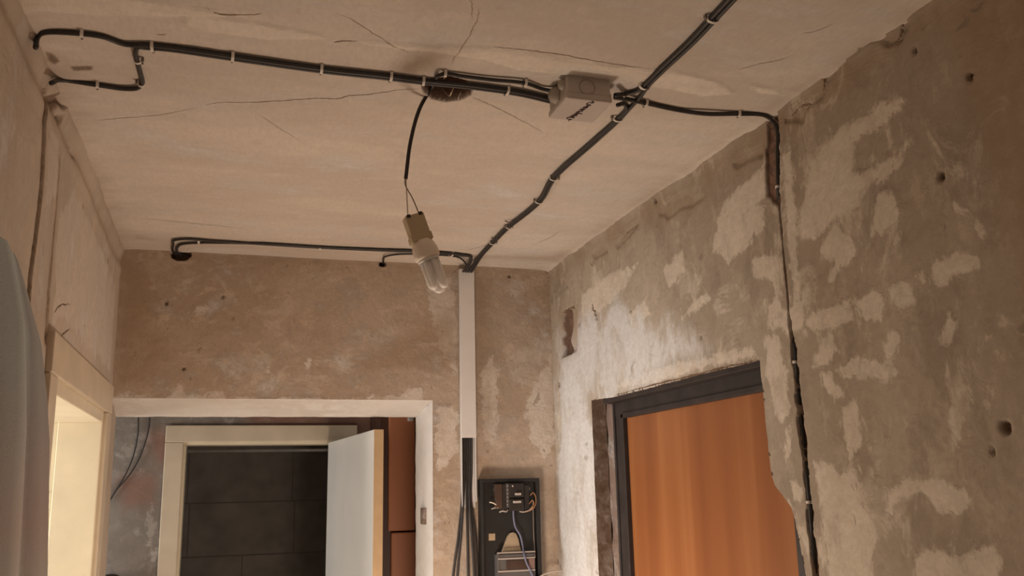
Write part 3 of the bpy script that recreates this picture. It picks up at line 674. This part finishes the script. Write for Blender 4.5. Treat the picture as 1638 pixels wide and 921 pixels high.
# cables coming out of the duct
lows = [((739, 800), (733, 860), (724, 935)), ((741, 800), (737, 860), (731, 935)), ((747, 805), (748, 860), (749, 935)), ((751, 800), (755, 860), (759, 935)), ((753, 800), (760.5, 860), (764.5, 935))]
tops = [739.5, 743.3, 747, 750.8, 754]
words = ['leftmost', 'second from the left', 'middle', 'second from the right', 'rightmost']
for k in range(5):
    pts = [on_y(tops[k], 690, YB-.012)]+[on_y(tops[k], 750, YB-.012)]+[on_y(x, y, YB-(.014 if j == 0 else .022)-.004*(k % 2)) for j, (x, y) in enumerate(lows[k])]
    pts.append(pts[-1]+Vector((0, 0, -.35)))
    tag(tube('duct_cable', pts, .0046, M_CABLE_OLD), 'black cable fanning out below the white duct, '+words[k], 'cable', 'cables below the duct')

# ------------------------------------------------------------------ cables on the ceiling
RC = .0046
def onc(px, py, drop=RC): return on_z(px, py, ZC-drop-.002)
def shift(pts, off):
    out = []
    for i, p in enumerate(pts):
        t = pts[min(i+1, len(pts)-1)]-pts[max(i-1, 0)]; n = Vector((-t.y, t.x, 0)); n = n.normalized() if n.length > 1e-6 else n
        out.append(p+n*off)
    return out
def cable(name, pts, label, r=RC, mat=None): return tag(tube(name, pts, r, mat or M_CABLE), label, 'cable')
# long run from the left to the junction box: two cables side by side
main_px = [(232, 74), (268, 77), (372, 92), (514, 112), (625, 124), (680, 131), (760, 139), (830, 149), (866, 157), (889, 163)]
mainp = [onc(*p) for p in main_px]
up = shift(mainp, -.0048); dn = shift(mainp, .0048)
e1 = [(60, 78), (62, 58), (72, 52), (131, 54), (165, 59), (200, 71)]
A = [onc(*p) for p in e1[1:]]
A = [on_x(57, 76, XL+.012), onc(61, 58)]+A[1:]
cable('ceiling_cable', A+up, 'black cable from the upper left wall corner along the ceiling to junction box')
e2 = [(86, 127), (100, 128), (156, 136), (200, 142), (219, 141), (227, 132), (224, 115), (219, 96), (217, 82), (222, 75)]
Bp = [on_x(82, 133, XL+.012)]+[onc(*p, RC+(.0 if i < 6 else .001)) for i, p in enumerate(e2[1:])]
cable('ceiling_cable', Bp+dn, 'black cable hooking down to the lower left wall hole, joining the long ceiling run')
# pendant cable: box -> centre -> hangs down
PY = 1.72
pend = [on_z(898, 148, ZC-.012), onc(870, 143), onc(840, 133), onc(790, 128), onc(740, 122), onc(712, 118), on_z(702, 121, ZC-.012)]
hang = [on_y(692, 138, 1.70), on_y(672, 172, 1.715), on_y(657, 225, PY), on_y(649, 286, PY)]
pend_c = cable('pendant_cable', pend+hang, 'black cable leaving the junction box and hanging down to the lamp holder', .0040)
# diagonal pair from the near ceiling
dg = [(1186, -18), (1140, 31), (1105, 68), (1060, 110), (1034, 136)]
dgp = [onc(*p) for p in dg]; near_ext = dgp[0]+(dgp[0]-dgp[1]).normalized()*.5
dgp = [near_ext]+dgp
ua = shift(dgp, .0050); ub = shift(dgp, -.0050)
boxin = [onc(1020, 145), onc(1002, 150), on_z(984, 152, ZC-.020)]
cable('ceiling_cable', ua+boxin, 'left cable of the diagonal ceiling pair, turning into the junction box')
dia2 = [(1018, 158), (1003, 174), (988, 191), (950, 226), (886, 284), (866, 318), (845, 338), (812, 364), (790, 386), (768, 410)]
dp = [onc(*p) for p in dia2]
duct_in = lambda x: [Vector((x, YB-.03, ZC-.03)), Vector((x, YB-.012, ztop-.01)), Vector((x, YB-.012, ztop-.10))]
dpr = shift(dp, -.0045); dpl = shift(dp, .0045)
cable('ceiling_cable', ub+dpr+duct_in(dx1-.010), 'right cable of the diagonal ceiling pair, running on down to the white duct')
fb = [on_z(988, 168, ZC-.020), onc(998, 166), onc(1002, 174), onc(994, 184)]
cable('ceiling_cable', fb+dpl[3:]+duct_in(dx1-.021), 'black cable from junction box bending beside the diagonal run to the duct')
# to the right wall and down the chase
rt = [on_z(984, 156, ZC-.022), onc(1000, 158, .010), onc(1034, 165), onc(1085, 176), onc(1130, 182, .008), onc(1182, 182), onc(1222, 184)]
ch_pts = [Vector((XR-.004, on_x(1236, 186, XR).y, ZC-.016)), on_x(1243, 205, XR+.001), on_x(1244, 250, XR+.002), on_x(1245, 300, XR+.003), on_x(1246, 322, XR+.012), on_x(1254, 420, XR+.020), on_x(1264, 515, XR+.014), on_x(1272, 560, XR+.006), on_x(1278, 640, XR+.010), on_x(1287, 720, XR+.010), on_x(1295, 800, XR+.006), on_x(1306, 935, XR+.010)]
ch_pts.append(ch_pts[-1]+Vector((0, 0, -.4)))
cable('ceiling_cable', rt+ch_pts, 'black cable from the box to the right wall and down its cut chase', .0048)
# along the back wall
bk1 = [on_y(284, 408, YB+.02), on_y(277, 402, YB-.004), onc(277, 391), onc(279, 384), onc(300, 382), onc(340, 385), onc(430, 391), onc(512, 396), onc(600, 400), onc(680, 403), onc(735, 408), onc(752, 411)]
cable('ceiling_cable', bk1+duct_in(dx0+.012), 'thin black cable along the back ceiling edge from left wall hole to duct', .0042)
bk2 = [on_y(292, 408, YB+.02), on_y(284, 404, YB-.004), onc(284, 395), onc(292, 390), onc(320, 388), onc(345, 388)]+[p+Vector((0, -.0088, 0)) for p in bk1[6:12]]
cable('ceiling_cable', bk2+duct_in(dx0+.022), 'second thin black cable along the back ceiling edge, in front of the first', .0042)
bk3 = [on_y(612, 423, YB+.02), on_y(613, 419, YB-.005), onc(617, 410, .008), onc(632, 407), onc(660, 406), onc(690, 407), onc(735, 412)]
cable('ceiling_cable', bk3+duct_in(dx0+.033), 'short thin cable from the small wall hole to the white duct', .0034)

# cable clips
def clip_mesh(r, wid, nail):
    bm = bmesh.new(); n = 9; rings = []
    prof = [(-r-.0016, -r-.001)]+[(math.cos(math.pi-math.pi*k/n)*(r+.0016), math.sin(math.pi*k/n)*(r+.0016)) for k in range(n+1)]+[(r+.0016, -r-.001)]
    pin = [(-r-.0001, -r-.001)]+[(math.cos(math.pi-math.pi*k/n)*(r+.0001), math.sin(math.pi*k/n)*(r+.0001)) for k in range(n+1)]+[(r+.0001, -r-.001)]
    def v(p, y): return bm.verts.new((p[0], y, p[1]))
    for y in (-wid/2, wid/2): rings.append(([v(p, y) for p in prof], [v(p, y) for p in pin]))
    (o0, i0), (o1, i1) = rings
    for k in range(len(prof)-1):
        bm.faces.new((o0[k], o0[k+1], o1[k+1], o1[k])); bm.faces.new((i0[k+1], i0[k], i1[k], i1[k+1]))
        bm.faces.new((o0[k+1], o0[k], i0[k], i0[k+1])); bm.faces.new((o1[k], o1[k+1], i1[k+1], i1[k]))
    for k in (0, -1): bm.faces.new((o0[k], o1[k], i1[k], i0[k]))
    vs = box_bm(bm, (r+.0012, -wid/2, -r-.001), (r+.0062, wid/2, .002), .0006)
    nf = len(bm.faces)
    tube_into(bm, [Vector((r+.0038, 0, -r)), Vector((r+.0038, 0, .0045)), Vector((r+.0038, 0, .0046)), Vector((r+.0038, 0, .0058))], .001, 8, [.0009, .0009, .0021, .0021])
    bmesh.ops.recalc_face_normals(bm, faces=bm.faces)
    bm.faces.ensure_lookup_table()
    for i in range(nf, len(bm.faces)): bm.faces[i].material_index = 1
    me = bpy.data.meshes.new('cable_clip'); bm.to_mesh(me); bm.free(); me.materials.append(M_CLIP); me.materials.append(M_NAIL); return me
CL1 = clip_mesh(.0052, .0055, 1); CL2 = clip_mesh(.0100, .0055, 1)
ORD = ['first', 'second', 'third', 'fourth', 'fifth', 'sixth', 'seventh', 'eighth', 'ninth']
def clips(items, where, group, normal=Vector((0, 0, -1)), flip=False):
    for k, (px, py, ex, ey, big) in enumerate(items):
        p = onc(px, py, RC+.001); t = (onc(ex, ey)-onc(px, py)).normalized()
        n = normal; b = t.cross(n).normalized()
        if (b.y < 0) != flip: b = -b; t = -t
        o = bpy.data.objects.new('cable_clip', CL2 if big else CL1); COL.objects.link(o)
        m3 = Matrix((b, n.cross(b), n)).transposed()
        mw = m3.to_4x4(); mw.translation = p
        if big: mw = mw @ Matrix.Diagonal((1, 1, .62, 1))
        o.matrix_world = mw
        tag(o, where.format(ORD[k]), 'cable clip', group)
clips([(131, 54, 165, 59, 0)], 'white cable clip on the single cable near the upper left wall corner', 'ceiling cable clips')
clips([(156, 136, 200, 142, 0)], 'white cable clip on the lower hooked cable near the left wall', 'ceiling cable clips')
clips([(220, 97, 224, 115, 0)], 'white cable clip just under the branch of the left cables', 'ceiling cable clips', flip=True)
clips([(226, 134, 225, 120, 0)], 'white cable clip at the bend of the hooked left cable', 'ceiling cable clips', flip=True)
clips([(244, 76, 268, 78, 1), (372, 92, 400, 96, 1), (514, 112, 540, 115, 1), (625, 124, 650, 127, 1), (677, 131, 700, 133, 1)], 'white clip on the long left cable pair, {} from the left branch', 'ceiling cable clips')
clips([(712, 118, 730, 120, 0), (840, 133, 850, 135, 0)], 'white clip on the pendant cable, {} counted from the ceiling hole', 'ceiling cable clips')
clips([(811, 146, 830, 149, 1)], 'white clip on the lower cable pair just left of the box', 'ceiling cable clips')
clips([(1140, 31, 1105, 68, 1), (1029, 138, 1010, 148, 1)], 'white clip on the near diagonal cable pair, {} from the top edge', 'ceiling cable clips')
clips([(997, 151, 1010, 148, 0)], 'white clip on the short cable entering the box from the right', 'ceiling cable clips')
clips([(1033, 165, 1060, 171, 0), (1182, 182, 1200, 183, 0)], 'white clip on the cable to the right wall, {} from the box', 'ceiling cable clips')
clips([(988, 190, 970, 207, 1), (886, 285, 870, 305, 1), (862, 322, 850, 333, 1), (815, 363, 800, 376, 1), (788, 388, 776, 400, 1)], 'white clip on the far diagonal cables, {} from the junction box', 'ceiling cable clips', flip=True)
clips([(318, 386, 340, 387, 1), (512, 397, 540, 398, 1), (722, 407, 735, 409, 1)], 'white clip on the back ceiling cables, {} from the left', 'ceiling cable clips')

# clips holding the cable inside the chase of the right wall
for k, (px, py, dx) in enumerate(((1245, 299, .003), (1273, 579, .004), (1295, 803, .004))):
    o = bpy.data.objects.new('cable_clip', CL1); COL.objects.link(o)
    mw = Matrix((Vector((0, 1, 0)), Vector((0, 0, 1)), Vector((-1, 0, 0)))).transposed(); mw = Matrix((Vector((0, -1, 0)), Vector((0, 0, 1)), Vector((-1, 0, 0)))).transposed().to_4x4()
    mw.translation = on_x(px, py, XR+dx); o.matrix_world = mw
    tag(o, ('white clip at the foot of the wide upper end of the wall chase', 'white clip in the wall chase level with the top of the door', 'white clip in the wall chase low beside the orange door')[k], 'cable clip', 'wall chase clips')

# spare nails of old clips beside the diagonal run
for k, (px, py) in enumerate(((808, 353), (806, 361), (786, 380))):
    p = onc(px, py, .0); q_ = onc(px+12, py+1, .006)
    tag(tube('bent_nail', [p, (p+q_)/2+Vector((0, 0, -.004)), q_], .0018, M_NAIL, None, 8, 4), 'dark bent nail left of the far diagonal cable, '+('uppermost', 'middle', 'lowest')[k], 'nail', 'bent nails')

# ------------------------------------------------------------------ junction box
ZB = ZC-.050
p00 = on_z(905, 157, ZB); p10 = on_z(981, 164, ZB); p01 = on_z(880, 190, ZB)
bx0, by0 = p00.x, (p00.y+p10.y)/2; bw = p10.x-p00.x; bd = p01.y-by0
jb = empty('junction_box', (bx0+bw/2, by0+bd/2, ZC), 'grey plastic junction box with handwritten lid fixed on ceiling', 'junction box')
box('body', (bx0+.002, by0+.002, ZC-.038), (bx0+bw-.002, by0+bd-.002, ZC+.004), M_GREY, jb, .005)
box('lid', (bx0, by0, ZB), (bx0+bw, by0+bd, ZC-.035), M_GREY, jb, .004)
def ringed(name, c, axis, r, h, mat):
    bm = bmesh.new(); ax = Vector(axis)
    tube_into(bm, [Vector(c)+ax*s for s in (-.002, .0, h*.6, h)], r, 24, [r*1.15, r*1.15, r*.95, r*.6]); return bm_obj(name, bm, mat, jb, True)
# knock-out ring on the side facing the photographer
cx_, cz_ = on_y(940, 143, by0).x, ZC-.021
bm = bmesh.new(); rr = .0165; pts = [Vector((cx_+math.cos(t)*rr, by0+.0015, cz_+math.sin(t)*rr*.95)) for t in np.linspace(0, 2*math.pi, 37)]
tube_into(bm, pts, .0011, 6); bm_obj('knockout_ring', bm, M_GREYD, jb, True)
ringed('grommet', (bx0, by0+.055, ZC-.020), (-1, 0, 0), .016, .014, M_GREYD)
ringed('grommet', (bx0, by0+.018, ZC-.014), (-1, 0, 0), .010, .008, M_GREYD)
ringed('grommet', (bx0+bw, by0+.040, ZC-.020), (1, 0, 0), .014, .012, M_GREYD)
# marker lettering: cursive strokes on the underside of the lid
t0 = on_z(907, 193, ZB-.0004); t1 = on_z(947, 163, ZB-.0004); ex = (t1-t0); TL = ex.length; ex.normalize(); ey = Vector((0, 0, -1)).cross(ex).normalized()
strokes = [[(0, .2), (.06, .25)], [(.09, 0), (.10, 1), (.17, 1), (.18, 0)], [(.21, 0), (.22, .9), (.25, .35), (.28, .9), (.29, 0)], [(.32, .8), (.33, .1), (.38, .8), (.39, .1)], [(.42, -.4), (.44, .8), (.49, .6), (.44, .2)],
           [(.52, .8), (.53, .1), (.57, .2), (.59, .85), (.60, .1)], [(.63, .8), (.64, 0)], [(.64, .4), (.70, .45)], [(.70, .85), (.71, 0)], [(.74, .7), (.76, .1), (.80, .6), (.82, .1)], [(.86, 0), (.87, .9), (.94, .85)], [(.97, .8), (.95, .4), (.99, .1), (1.02, .6)]]
bm = bmesh.new()
for s in strokes: tube_into(bm, catmull([t0+ex*(a*TL)+ey*((b_-.5)*.0125) for a, b_ in s], 4), .0011, 6)
bm_obj('marker_lettering', bm, M_INK, jb, True)

# ------------------------------------------------------------------ wires in the ceiling hole
hc = on_z(716, 145, ZC+.02)
for k, (a_, b_, m_) in enumerate((((706, 140), (722, 148), M_COPPER), ((728, 146), (733, 157), M_WIREW), ((735, 142), (742, 157), M_WIREO), ((742, 140), (745, 155), M_COPPER))):
    p = on_z(*a_, ZC+.030); q_ = on_z(*b_, ZC+.004)
    tag(tube('old_wire', [p, (p+q_)/2+Vector((.006, 0, -.012)), q_, q_+Vector((.004, -.006, .012))], .0016, m_, None, 8, 6), 'old wire stub curled in the ceiling hole, '+('leftmost', 'second from left', 'third from left', 'rightmost')[k], 'wire', 'old wires in the ceiling hole')

# ------------------------------------------------------------------ lamp holder and bulb
c0, c1, c2 = on_y(660, 345, PY), on_y(675, 388, PY), on_y(706, 468, PY)
ax = (c1-c0).normalized(); dep = Vector((0, 1, 0)); dep = (dep-ax*dep.dot(ax)).normalized(); sd = dep.cross(ax).normalized()
def frame_at(o_): m_ = Matrix((sd, dep, ax)).transposed().to_4x4(); m_.translation = o_; return m_
FH = frame_at(c0); HL = (c1-c0).length
lh = empty('lamp_holder', c0, 'beige lamp holder hanging from two bare thin wires', 'lamp holder')
bm = bmesh.new(); box_bm(bm, (-.020, -.016, 0), (.020, .016, HL), .003, FH)
box_bm(bm, (-.0225, -.017, HL*.72), (.0225, .017, HL*1.0), .003, FH)
bm_obj('body', bm, M_HOLDER, lh)
for s in (-1, 1): box('terminal', (s*.0125-.004, -.0172, -.001), (s*.0125+.004, .004, .006), M_KNOB, lh, .001, FH)
e0 = hang[-1]
for s, mm in ((-1, M_WIREG), (1, M_WIREW)): tube('wire', [e0+Vector((0, 0, .006)), e0+Vector((s*.001, 0, -.012)), (e0*.45+(FH @ Vector((s*.0125, -.004, 0)))*.55)+sd*s*-.001, FH @ Vector((s*.0125, -.006, .004))], .0013, mm, lh, 8, 6)
bax = (c2-c1).normalized(); d2 = (Vector((0, 1, 0))-bax*bax.y).normalized(); s2 = d2.cross(bax).normalized()
FB = Matrix((s2, d2, bax)).transposed().to_4x4(); FB.translation = c1; BL = (c2-c1).length
bulb = empty('energy_saving_bulb', c1, 'unlit compact fluorescent bulb with white tubes hanging under the ceiling', 'light bulb')
def lathe(name, prof, mat, parent, mtx, n=28):
    bm = bmesh.new(); rings = [[bm.verts.new(mtx @ Vector((r_*math.cos(2*math.pi*k/n), r_*math.sin(2*math.pi*k/n), z_))) for k in range(n)] for r_, z_ in prof]
    for A_, B_ in zip(rings, rings[1:]):
        for k in range(n): bm.faces.new((A_[k], A_[(k+1) % n], B_[(k+1) % n], B_[k]))
    bm.faces.new(rings[0][::-1]); bm.faces.new(rings[-1]); return bm_obj(name, bm, mat, parent, True)
lathe('base', [(.019, -.004), (.021, 0), (.0235, .006), (.0265, .018), (.0268, .028), (.025, .034), (.020, .036)], M_BULBBASE, bulb, FB)
lathe('tube_plate', [(.0195, .035), (.0225, .036), (.0225, .039), (.020, .040)], M_WHITE, bulb, FB)
for k in range(3):
    an = math.pi/2+k*2*math.pi/3+.25; c = Vector((math.cos(an), math.sin(an), 0)); tn = Vector((-c.y, c.x, 0)); top = BL-.006-.004*k
    pts = [c*.0125+tn*.0072+Vector((0, 0, .036)), c*.0125+tn*.0072+Vector((0, 0, top-.009))]+[c*.0125+tn*(.0072*math.cos(t))+Vector((0, 0, top-.009+.0075*math.sin(t))) for t in np.linspace(.35, math.pi-.35, 6)]+[c*.0125-tn*.0072+Vector((0, 0, top-.009)), c*.0125-tn*.0072+Vector((0, 0, .036))]
    bm = bmesh.new(); tube_into(bm, [FB @ p for p in pts], .0064, 14); bm_obj('glass_tube', bm, M_TUBE, bulb, True)

# ------------------------------------------------------------------ electricity panel
PYF = YB-.045
def pp(px, py, f=0.): return on_y(px, py, PYF-f)
TLp = pp(769.5, 766); TRp = pp(863, 766.5); X0, X1, ZTOP = TLp.x, TRp.x, TLp.z
ep = empty('electricity_panel', ((X0+X1)/2, YB, 1.0), 'open black electricity panel board with breakers under the white duct', 'electrical panel')
box('back_board', (X0, PYF+.012, 1.02), (X1, YB+.004, ZTOP), M_BOARD, ep, .003)
bm = bmesh.new()
box_bm(bm, (X0, PYF, 1.02), (X0+.010, PYF+.014, ZTOP), .002); box_bm(bm, (X1-.016, PYF, 1.02), (X1, PYF+.014, ZTOP), .002); box_bm(bm, (X0+.008, PYF, ZTOP-.012), (X1-.014, PYF+.014, ZTOP), .002)
bm_obj('rim', bm, M_BOARD, ep)
def pbox(name, x0, y0, x1, y1, f0, f1, mat, bev=.001):
    a_ = pp(x0, y1, f1); b_ = pp(x1, y0, f1); return box(name, (a_.x, PYF-f1, a_.z), (b_.x, PYF-f0, b_.z), mat, ep, bev)
pbox('mounting_rail', 790, 779, 848, 786, -.012, -.004, M_METERGREY)
pbox('fuse_module', 793, 774, 803, 814, -.012, .012, M_BROWNMOD, .002)
pbox('fuse_module', 804, 774, 809.5, 816, -.012, .010, M_MODULE, .002)
tb = pbox('terminal_strip', 810.5, 773, 814, 812, -.012, .014, M_METERGREY, .001)
for k in range(6):
    s_ = pp(812, 777+k*6, .0152); bm = bmesh.new(); bmesh.ops.create_uvsphere(bm, u_segments=8, v_segments=6, radius=.0022, matrix=Matrix.Translation(s_)); bm_obj('screw', bm, M_GREY, tb, True)
brk = pbox('breaker', 815, 773, 838, 796, -.012, .018, M_MODULE, .002); pbox('breaker', 815, 797, 838, 817, -.012, .018, M_MODULE, .002)
pbox('breaker_lever', 825, 788, 834, 792, .018, .030, M_GREY, .0015); pbox('breaker_lever', 822, 800.5, 834, 804.5, .018, .030, M_GREY, .0015)
s_ = pp(820, 777, .019); bm = bmesh.new(); bmesh.ops.create_uvsphere(bm, u_segments=10, v_segments=6, radius=.0032, matrix=Matrix.Translation(s_)); bm_obj('screw', bm, M_GREY, ep, True)
pbox('breaker', 839, 776, 846, 815, -.012, .008, M_MODULE, .002)
pbox('paper_tag', 782, 853, 792, 864.5, -.012, -.0095, simple('tan_paper', (.46, .35, .24), .8, .1), .0)
# tan bracket: a tapering plate with a slot
tri = [(803, 883), (812, 858), (816, 852.5), (821, 851), (825.5, 853), (829, 862), (834, 882)]
prism('bracket', [pp(x, y, .004) for x, y in tri], None, (0, .012, 0), M_BRACKET, ep, .001)
s_ = pp(819, 857, .005); bm = bmesh.new(); tube_into(bm, [s_+Vector((math.cos(t)*.004, 0, math.sin(t)*.005)) for t in np.linspace(0, 2*math.pi, 17)], .0012, 6); bm_obj('bracket_eyelet', bm, M_GREY, ep, True)
# meter carrier with bright edges
pbox('meter_body', 796.5, 884, 856, 940, -.012, .028, M_METERGREY, .004)
pbox('meter_window', 810, 895, 845, 911, .028, .031, M_BROWNMOD, .001)
pbox('meter_label', 846, 893, 855, 909, .028, .030, simple('rose_label', (.24, .15, .13), .6, .1), .0)
for y_ in (883.5, 893, 913):
    pbox('meter_edge', 797 if y_ > 890 else 796, y_-1, 856, y_+.4, .024, .0315, M_GREY, .0005)
pbox('meter_edge', 796, 884, 798.5, 940, .024, .0305, M_METERGREY, .0005)
def pw(name, pts, r, mat): return tube(name, [pp(x, y, f) for x, y, f in pts], r, mat, ep, 8, 8)
pw('blue_wire', [(821, 812, .006), (821.5, 826, .006), (824, 842, .010), (832, 856, .012), (836, 872, .014), (838, 886, .036), (843, 902, .040), (849, 914, .040), (858, 936, .036)], .0030, M_BLUE)
pw('grey_wire', [(852, 800, .004), (853, 820, .002), (853.5, 850, .002), (855, 876, .004), (856, 890, .032)], .0016, M_WIREG)
pw('orange_wire', [(848, 792, .006), (853, 788, .012), (857, 796, .014), (856, 808, .014), (852, 814, .012), (842, 818, .012), (834, 819, .010)], .0017, M_WIREO)
pw('orange_wire', [(846, 806, .008), (852, 800, .016), (854, 806, .016), (848, 814, .014)], .0015, M_WIREO)
pw('white_wire', [(853, 811, .010), (846, 816, .012), (838, 818.5, .014), (831, 818, .014)], .0017, M_WIREW)
pw('white_wire', [(783, 803, .004), (788, 804, .010), (794, 807, .012)], .0022, M_WIREW)
pw('grey_wire', [(786, 814, .004), (792, 812, .008), (797, 812, .012)], .0018, M_GREY)
pw('grey_wire', [(799, 819, .006), (804, 817, .012), (810, 818, .012), (812, 815, .008)], .0026, M_GREY)
q0, q1 = on_y(864, 922, YB-.06), on_y(900, 912, YB-.03)
tag(tube('stray_wire', [q0+Vector((-.03, 0, -.03)), q0, on_y(880, 915, YB-.05), q1], .0028, M_WIREW, None, 8), 'white stray wire end poking out beside the electricity panel', 'wire')

# ------------------------------------------------------------------ towel on the left wall
nu, nv = 90, 160
zz_ = np.array([2.106, 2.103, 2.095, 2.080, 2.057, 2.01, 1.934, 1.853, 1.616, 1.0]); yr = np.array([1.462, 1.474, 1.492, 1.518, 1.552, 1.622, 1.685, 1.73, 1.84, 1.88]); yl = np.array([1.16, 1.16, 1.16, 1.16, 1.16, 1.15, 1.12, 1.10, 1.06, 1.05])
verts = []; uvs = []
for j in range(nv+1):
    z = 2.106-(j/nv)**1.6*1.106
    r_ = np.interp(-z, -zz_, yr); l_ = np.interp(-z, -zz_, yl); am = .002+.013*min(1, (2.106-z)/.25)
    for i in range(nu+1):
        k = i/nu; y = l_+(r_-l_)*k
        f = math.sin(k*15+.4*math.sin(z*3))*am+.003*math.sin(k*31+z*4)*am/.015
        edge_in = .016*math.sin(math.pi*k)**.5
        z0 = z-.045*((k-.72)/.72)**2*max(0, 1-(2.106-z)/.25)
        verts.append((XL+.036+f+edge_in+.008*min(1, (2.106-z)/.1), y+.0014*random.uniform(-1, 1), z0-.010)); uvs.append((k, j/nv))
faces = [(j*(nu+1)+i, j*(nu+1)+i+1, (j+1)*(nu+1)+i+1, (j+1)*(nu+1)+i) for j in range(nv) for i in range(nu)]
me = bpy.data.meshes.new('towel'); me.from_pydata(verts, [], faces); ul = me.uv_layers.new(name='UVMap')
for lp in me.loops: ul.data[lp.index].uv = uvs[lp.vertex_index]
towel = empty('towel', (XL+.03, 1.40, 2.10), 'grey and brown striped terry towel hanging on the left wall', 'towel')
cl_ = mesh_obj('cloth', me, M_TOWEL, towel); md = cl_.modifiers.new('thick', 'SOLIDIFY'); md.thickness = .009; md.offset = 0
hk = empty('wall_hook', (XL, 1.40, 2.09), 'steel hook on the left wall under the towel', 'hook')
tube('arm', [Vector((XL-.006, 1.40, 2.092)), Vector((XL+.026, 1.40, 2.080)), Vector((XL+.032, 1.40, 2.088))], .003, M_NAIL, hk, 8)

# ------------------------------------------------------------------ cracks and lifted plaster edges on the ceiling
def crack(surf, fn, pts, wmax, mat, parent, seed, lift=.0005):
    rnd = random.Random(seed); uv = [fn(*p) for p in pts]; P = catmull([Vector((a, b, 0)) for a, b in uv], 10); n = len(P)
    Lf = []; Rt = []
    for i, p in enumerate(P):
        t = (P[min(i+1, n-1)]-P[max(i-1, 0)]).normalized(); nn = Vector((-t.y, t.x, 0))
        p = p+nn*rnd.uniform(-1, 1)*.0016; k = math.sin(math.pi*min(max(i/(n-1), .02), .98))**.5*wmax*rnd.uniform(.35, 1)
        Lf.append((p+nn*k/2)[:2]); Rt.append((p-nn*k/2)[:2])
    A_ = surf.at(Lf, lift); B_ = surf.at(Rt, lift); bm = bmesh.new(); va = [bm.verts.new(x) for x in A_]; vb = [bm.verts.new(x) for x in B_]
    for i in range(n-1): bm.faces.new((va[i], va[i+1], vb[i+1], vb[i]))
    return bm_obj('crack', bm, mat, parent)
for k, (pts, wd, mt_) in enumerate((
    ([(150, 192), (200, 188), (260, 183), (310, 172)], .0022, M_CRACKF), ([(328, 167), (360, 163), (392, 164), (440, 162), (500, 158), (540, 158), (560, 153), (580, 152), (610, 148), (640, 144), (672, 142)], .0030, M_CRACK),
    ([(534, 69), (545, 67), (571, 66.5)], .0042, M_CRACK), ([(540, 22), (562, 32), (600, 56), (640, 78), (655, 85)], .0018, M_CRACKF),
    ([(766, 14), (764, 30), (755, 50), (742, 72), (728, 90), (720, 104)], .0024, M_CRACKF), ([(752, 0), (756, 10), (755, 30)], .0018, M_CRACKF),
    ([(790, 76), (815, 78), (850, 82), (900, 88), (950, 97), (1000, 104), (1040, 109)], .0028, M_CRACK), ([(1180, 110), (1210, 102), (1240, 96), (1262, 90)], .0024, M_CRACKF), ([(1282, 52), (1300, 50), (1332, 38)], .0022, M_CRACKF),
    ([(754, 155), (775, 164), (800, 175), (830, 190), (870, 212)], .0026, M_CRACKF), ([(410, 180), (440, 200), (480, 225)], .0016, M_CRACKF), ([(210, 348), (260, 352), (320, 358), (400, 366)], .0026, M_CRACKF),
    ([(250, 54), (258, 54.5), (266, 54)], .0028, M_CRACK), ([(740, 402), (775, 393), (790, 390)], .0024, M_CRACK), ([(850, 392), (880, 380), (895, 370)], .0026, M_CRACKF), ([(330, 12), (350, 20), (400, 24), (420, 22)], .003, M_CRACKF))):
    crack(CE, cu, pts, wd, mt_, ceiling, 100+k)
for k, (pts, wd) in enumerate((([(92, 540), (100, 533), (109, 526)], .005), ([(84, 500), (92, 490), (110, 486)], .004))): crack(LW, lu, pts, wd, M_CRACK, wall_left, 300+k)
for k, (pts, wd) in enumerate((([(1478, 0), (1466, 18), (1452, 36), (1440, 62), (1425, 74)], .006), ([(1362, 95), (1345, 108), (1325, 118)], .004), ([(1325, 118), (1320, 140), (1314, 158)], .004), ([(1300, 165), (1280, 172), (1262, 186)], .004), ([(984, 396), (1000, 374), (1022, 357)], .004), ([(952, 412), (948, 425), (942, 418)], .003), ([(896, 500), (908, 494), (923, 487)], .009), ([(897, 572), (908, 568), (921, 561)], .007), ([(947, 486), (950, 498), (956, 513)], .014), ([(985, 632), (1040, 617), (1100, 602), (1160, 587), (1212, 575)], .006))): crack(RW, ru, pts, wd, M_CRACK, wall_right, 400+k)  # includes dark strips outlining the niche's top and bottom edges
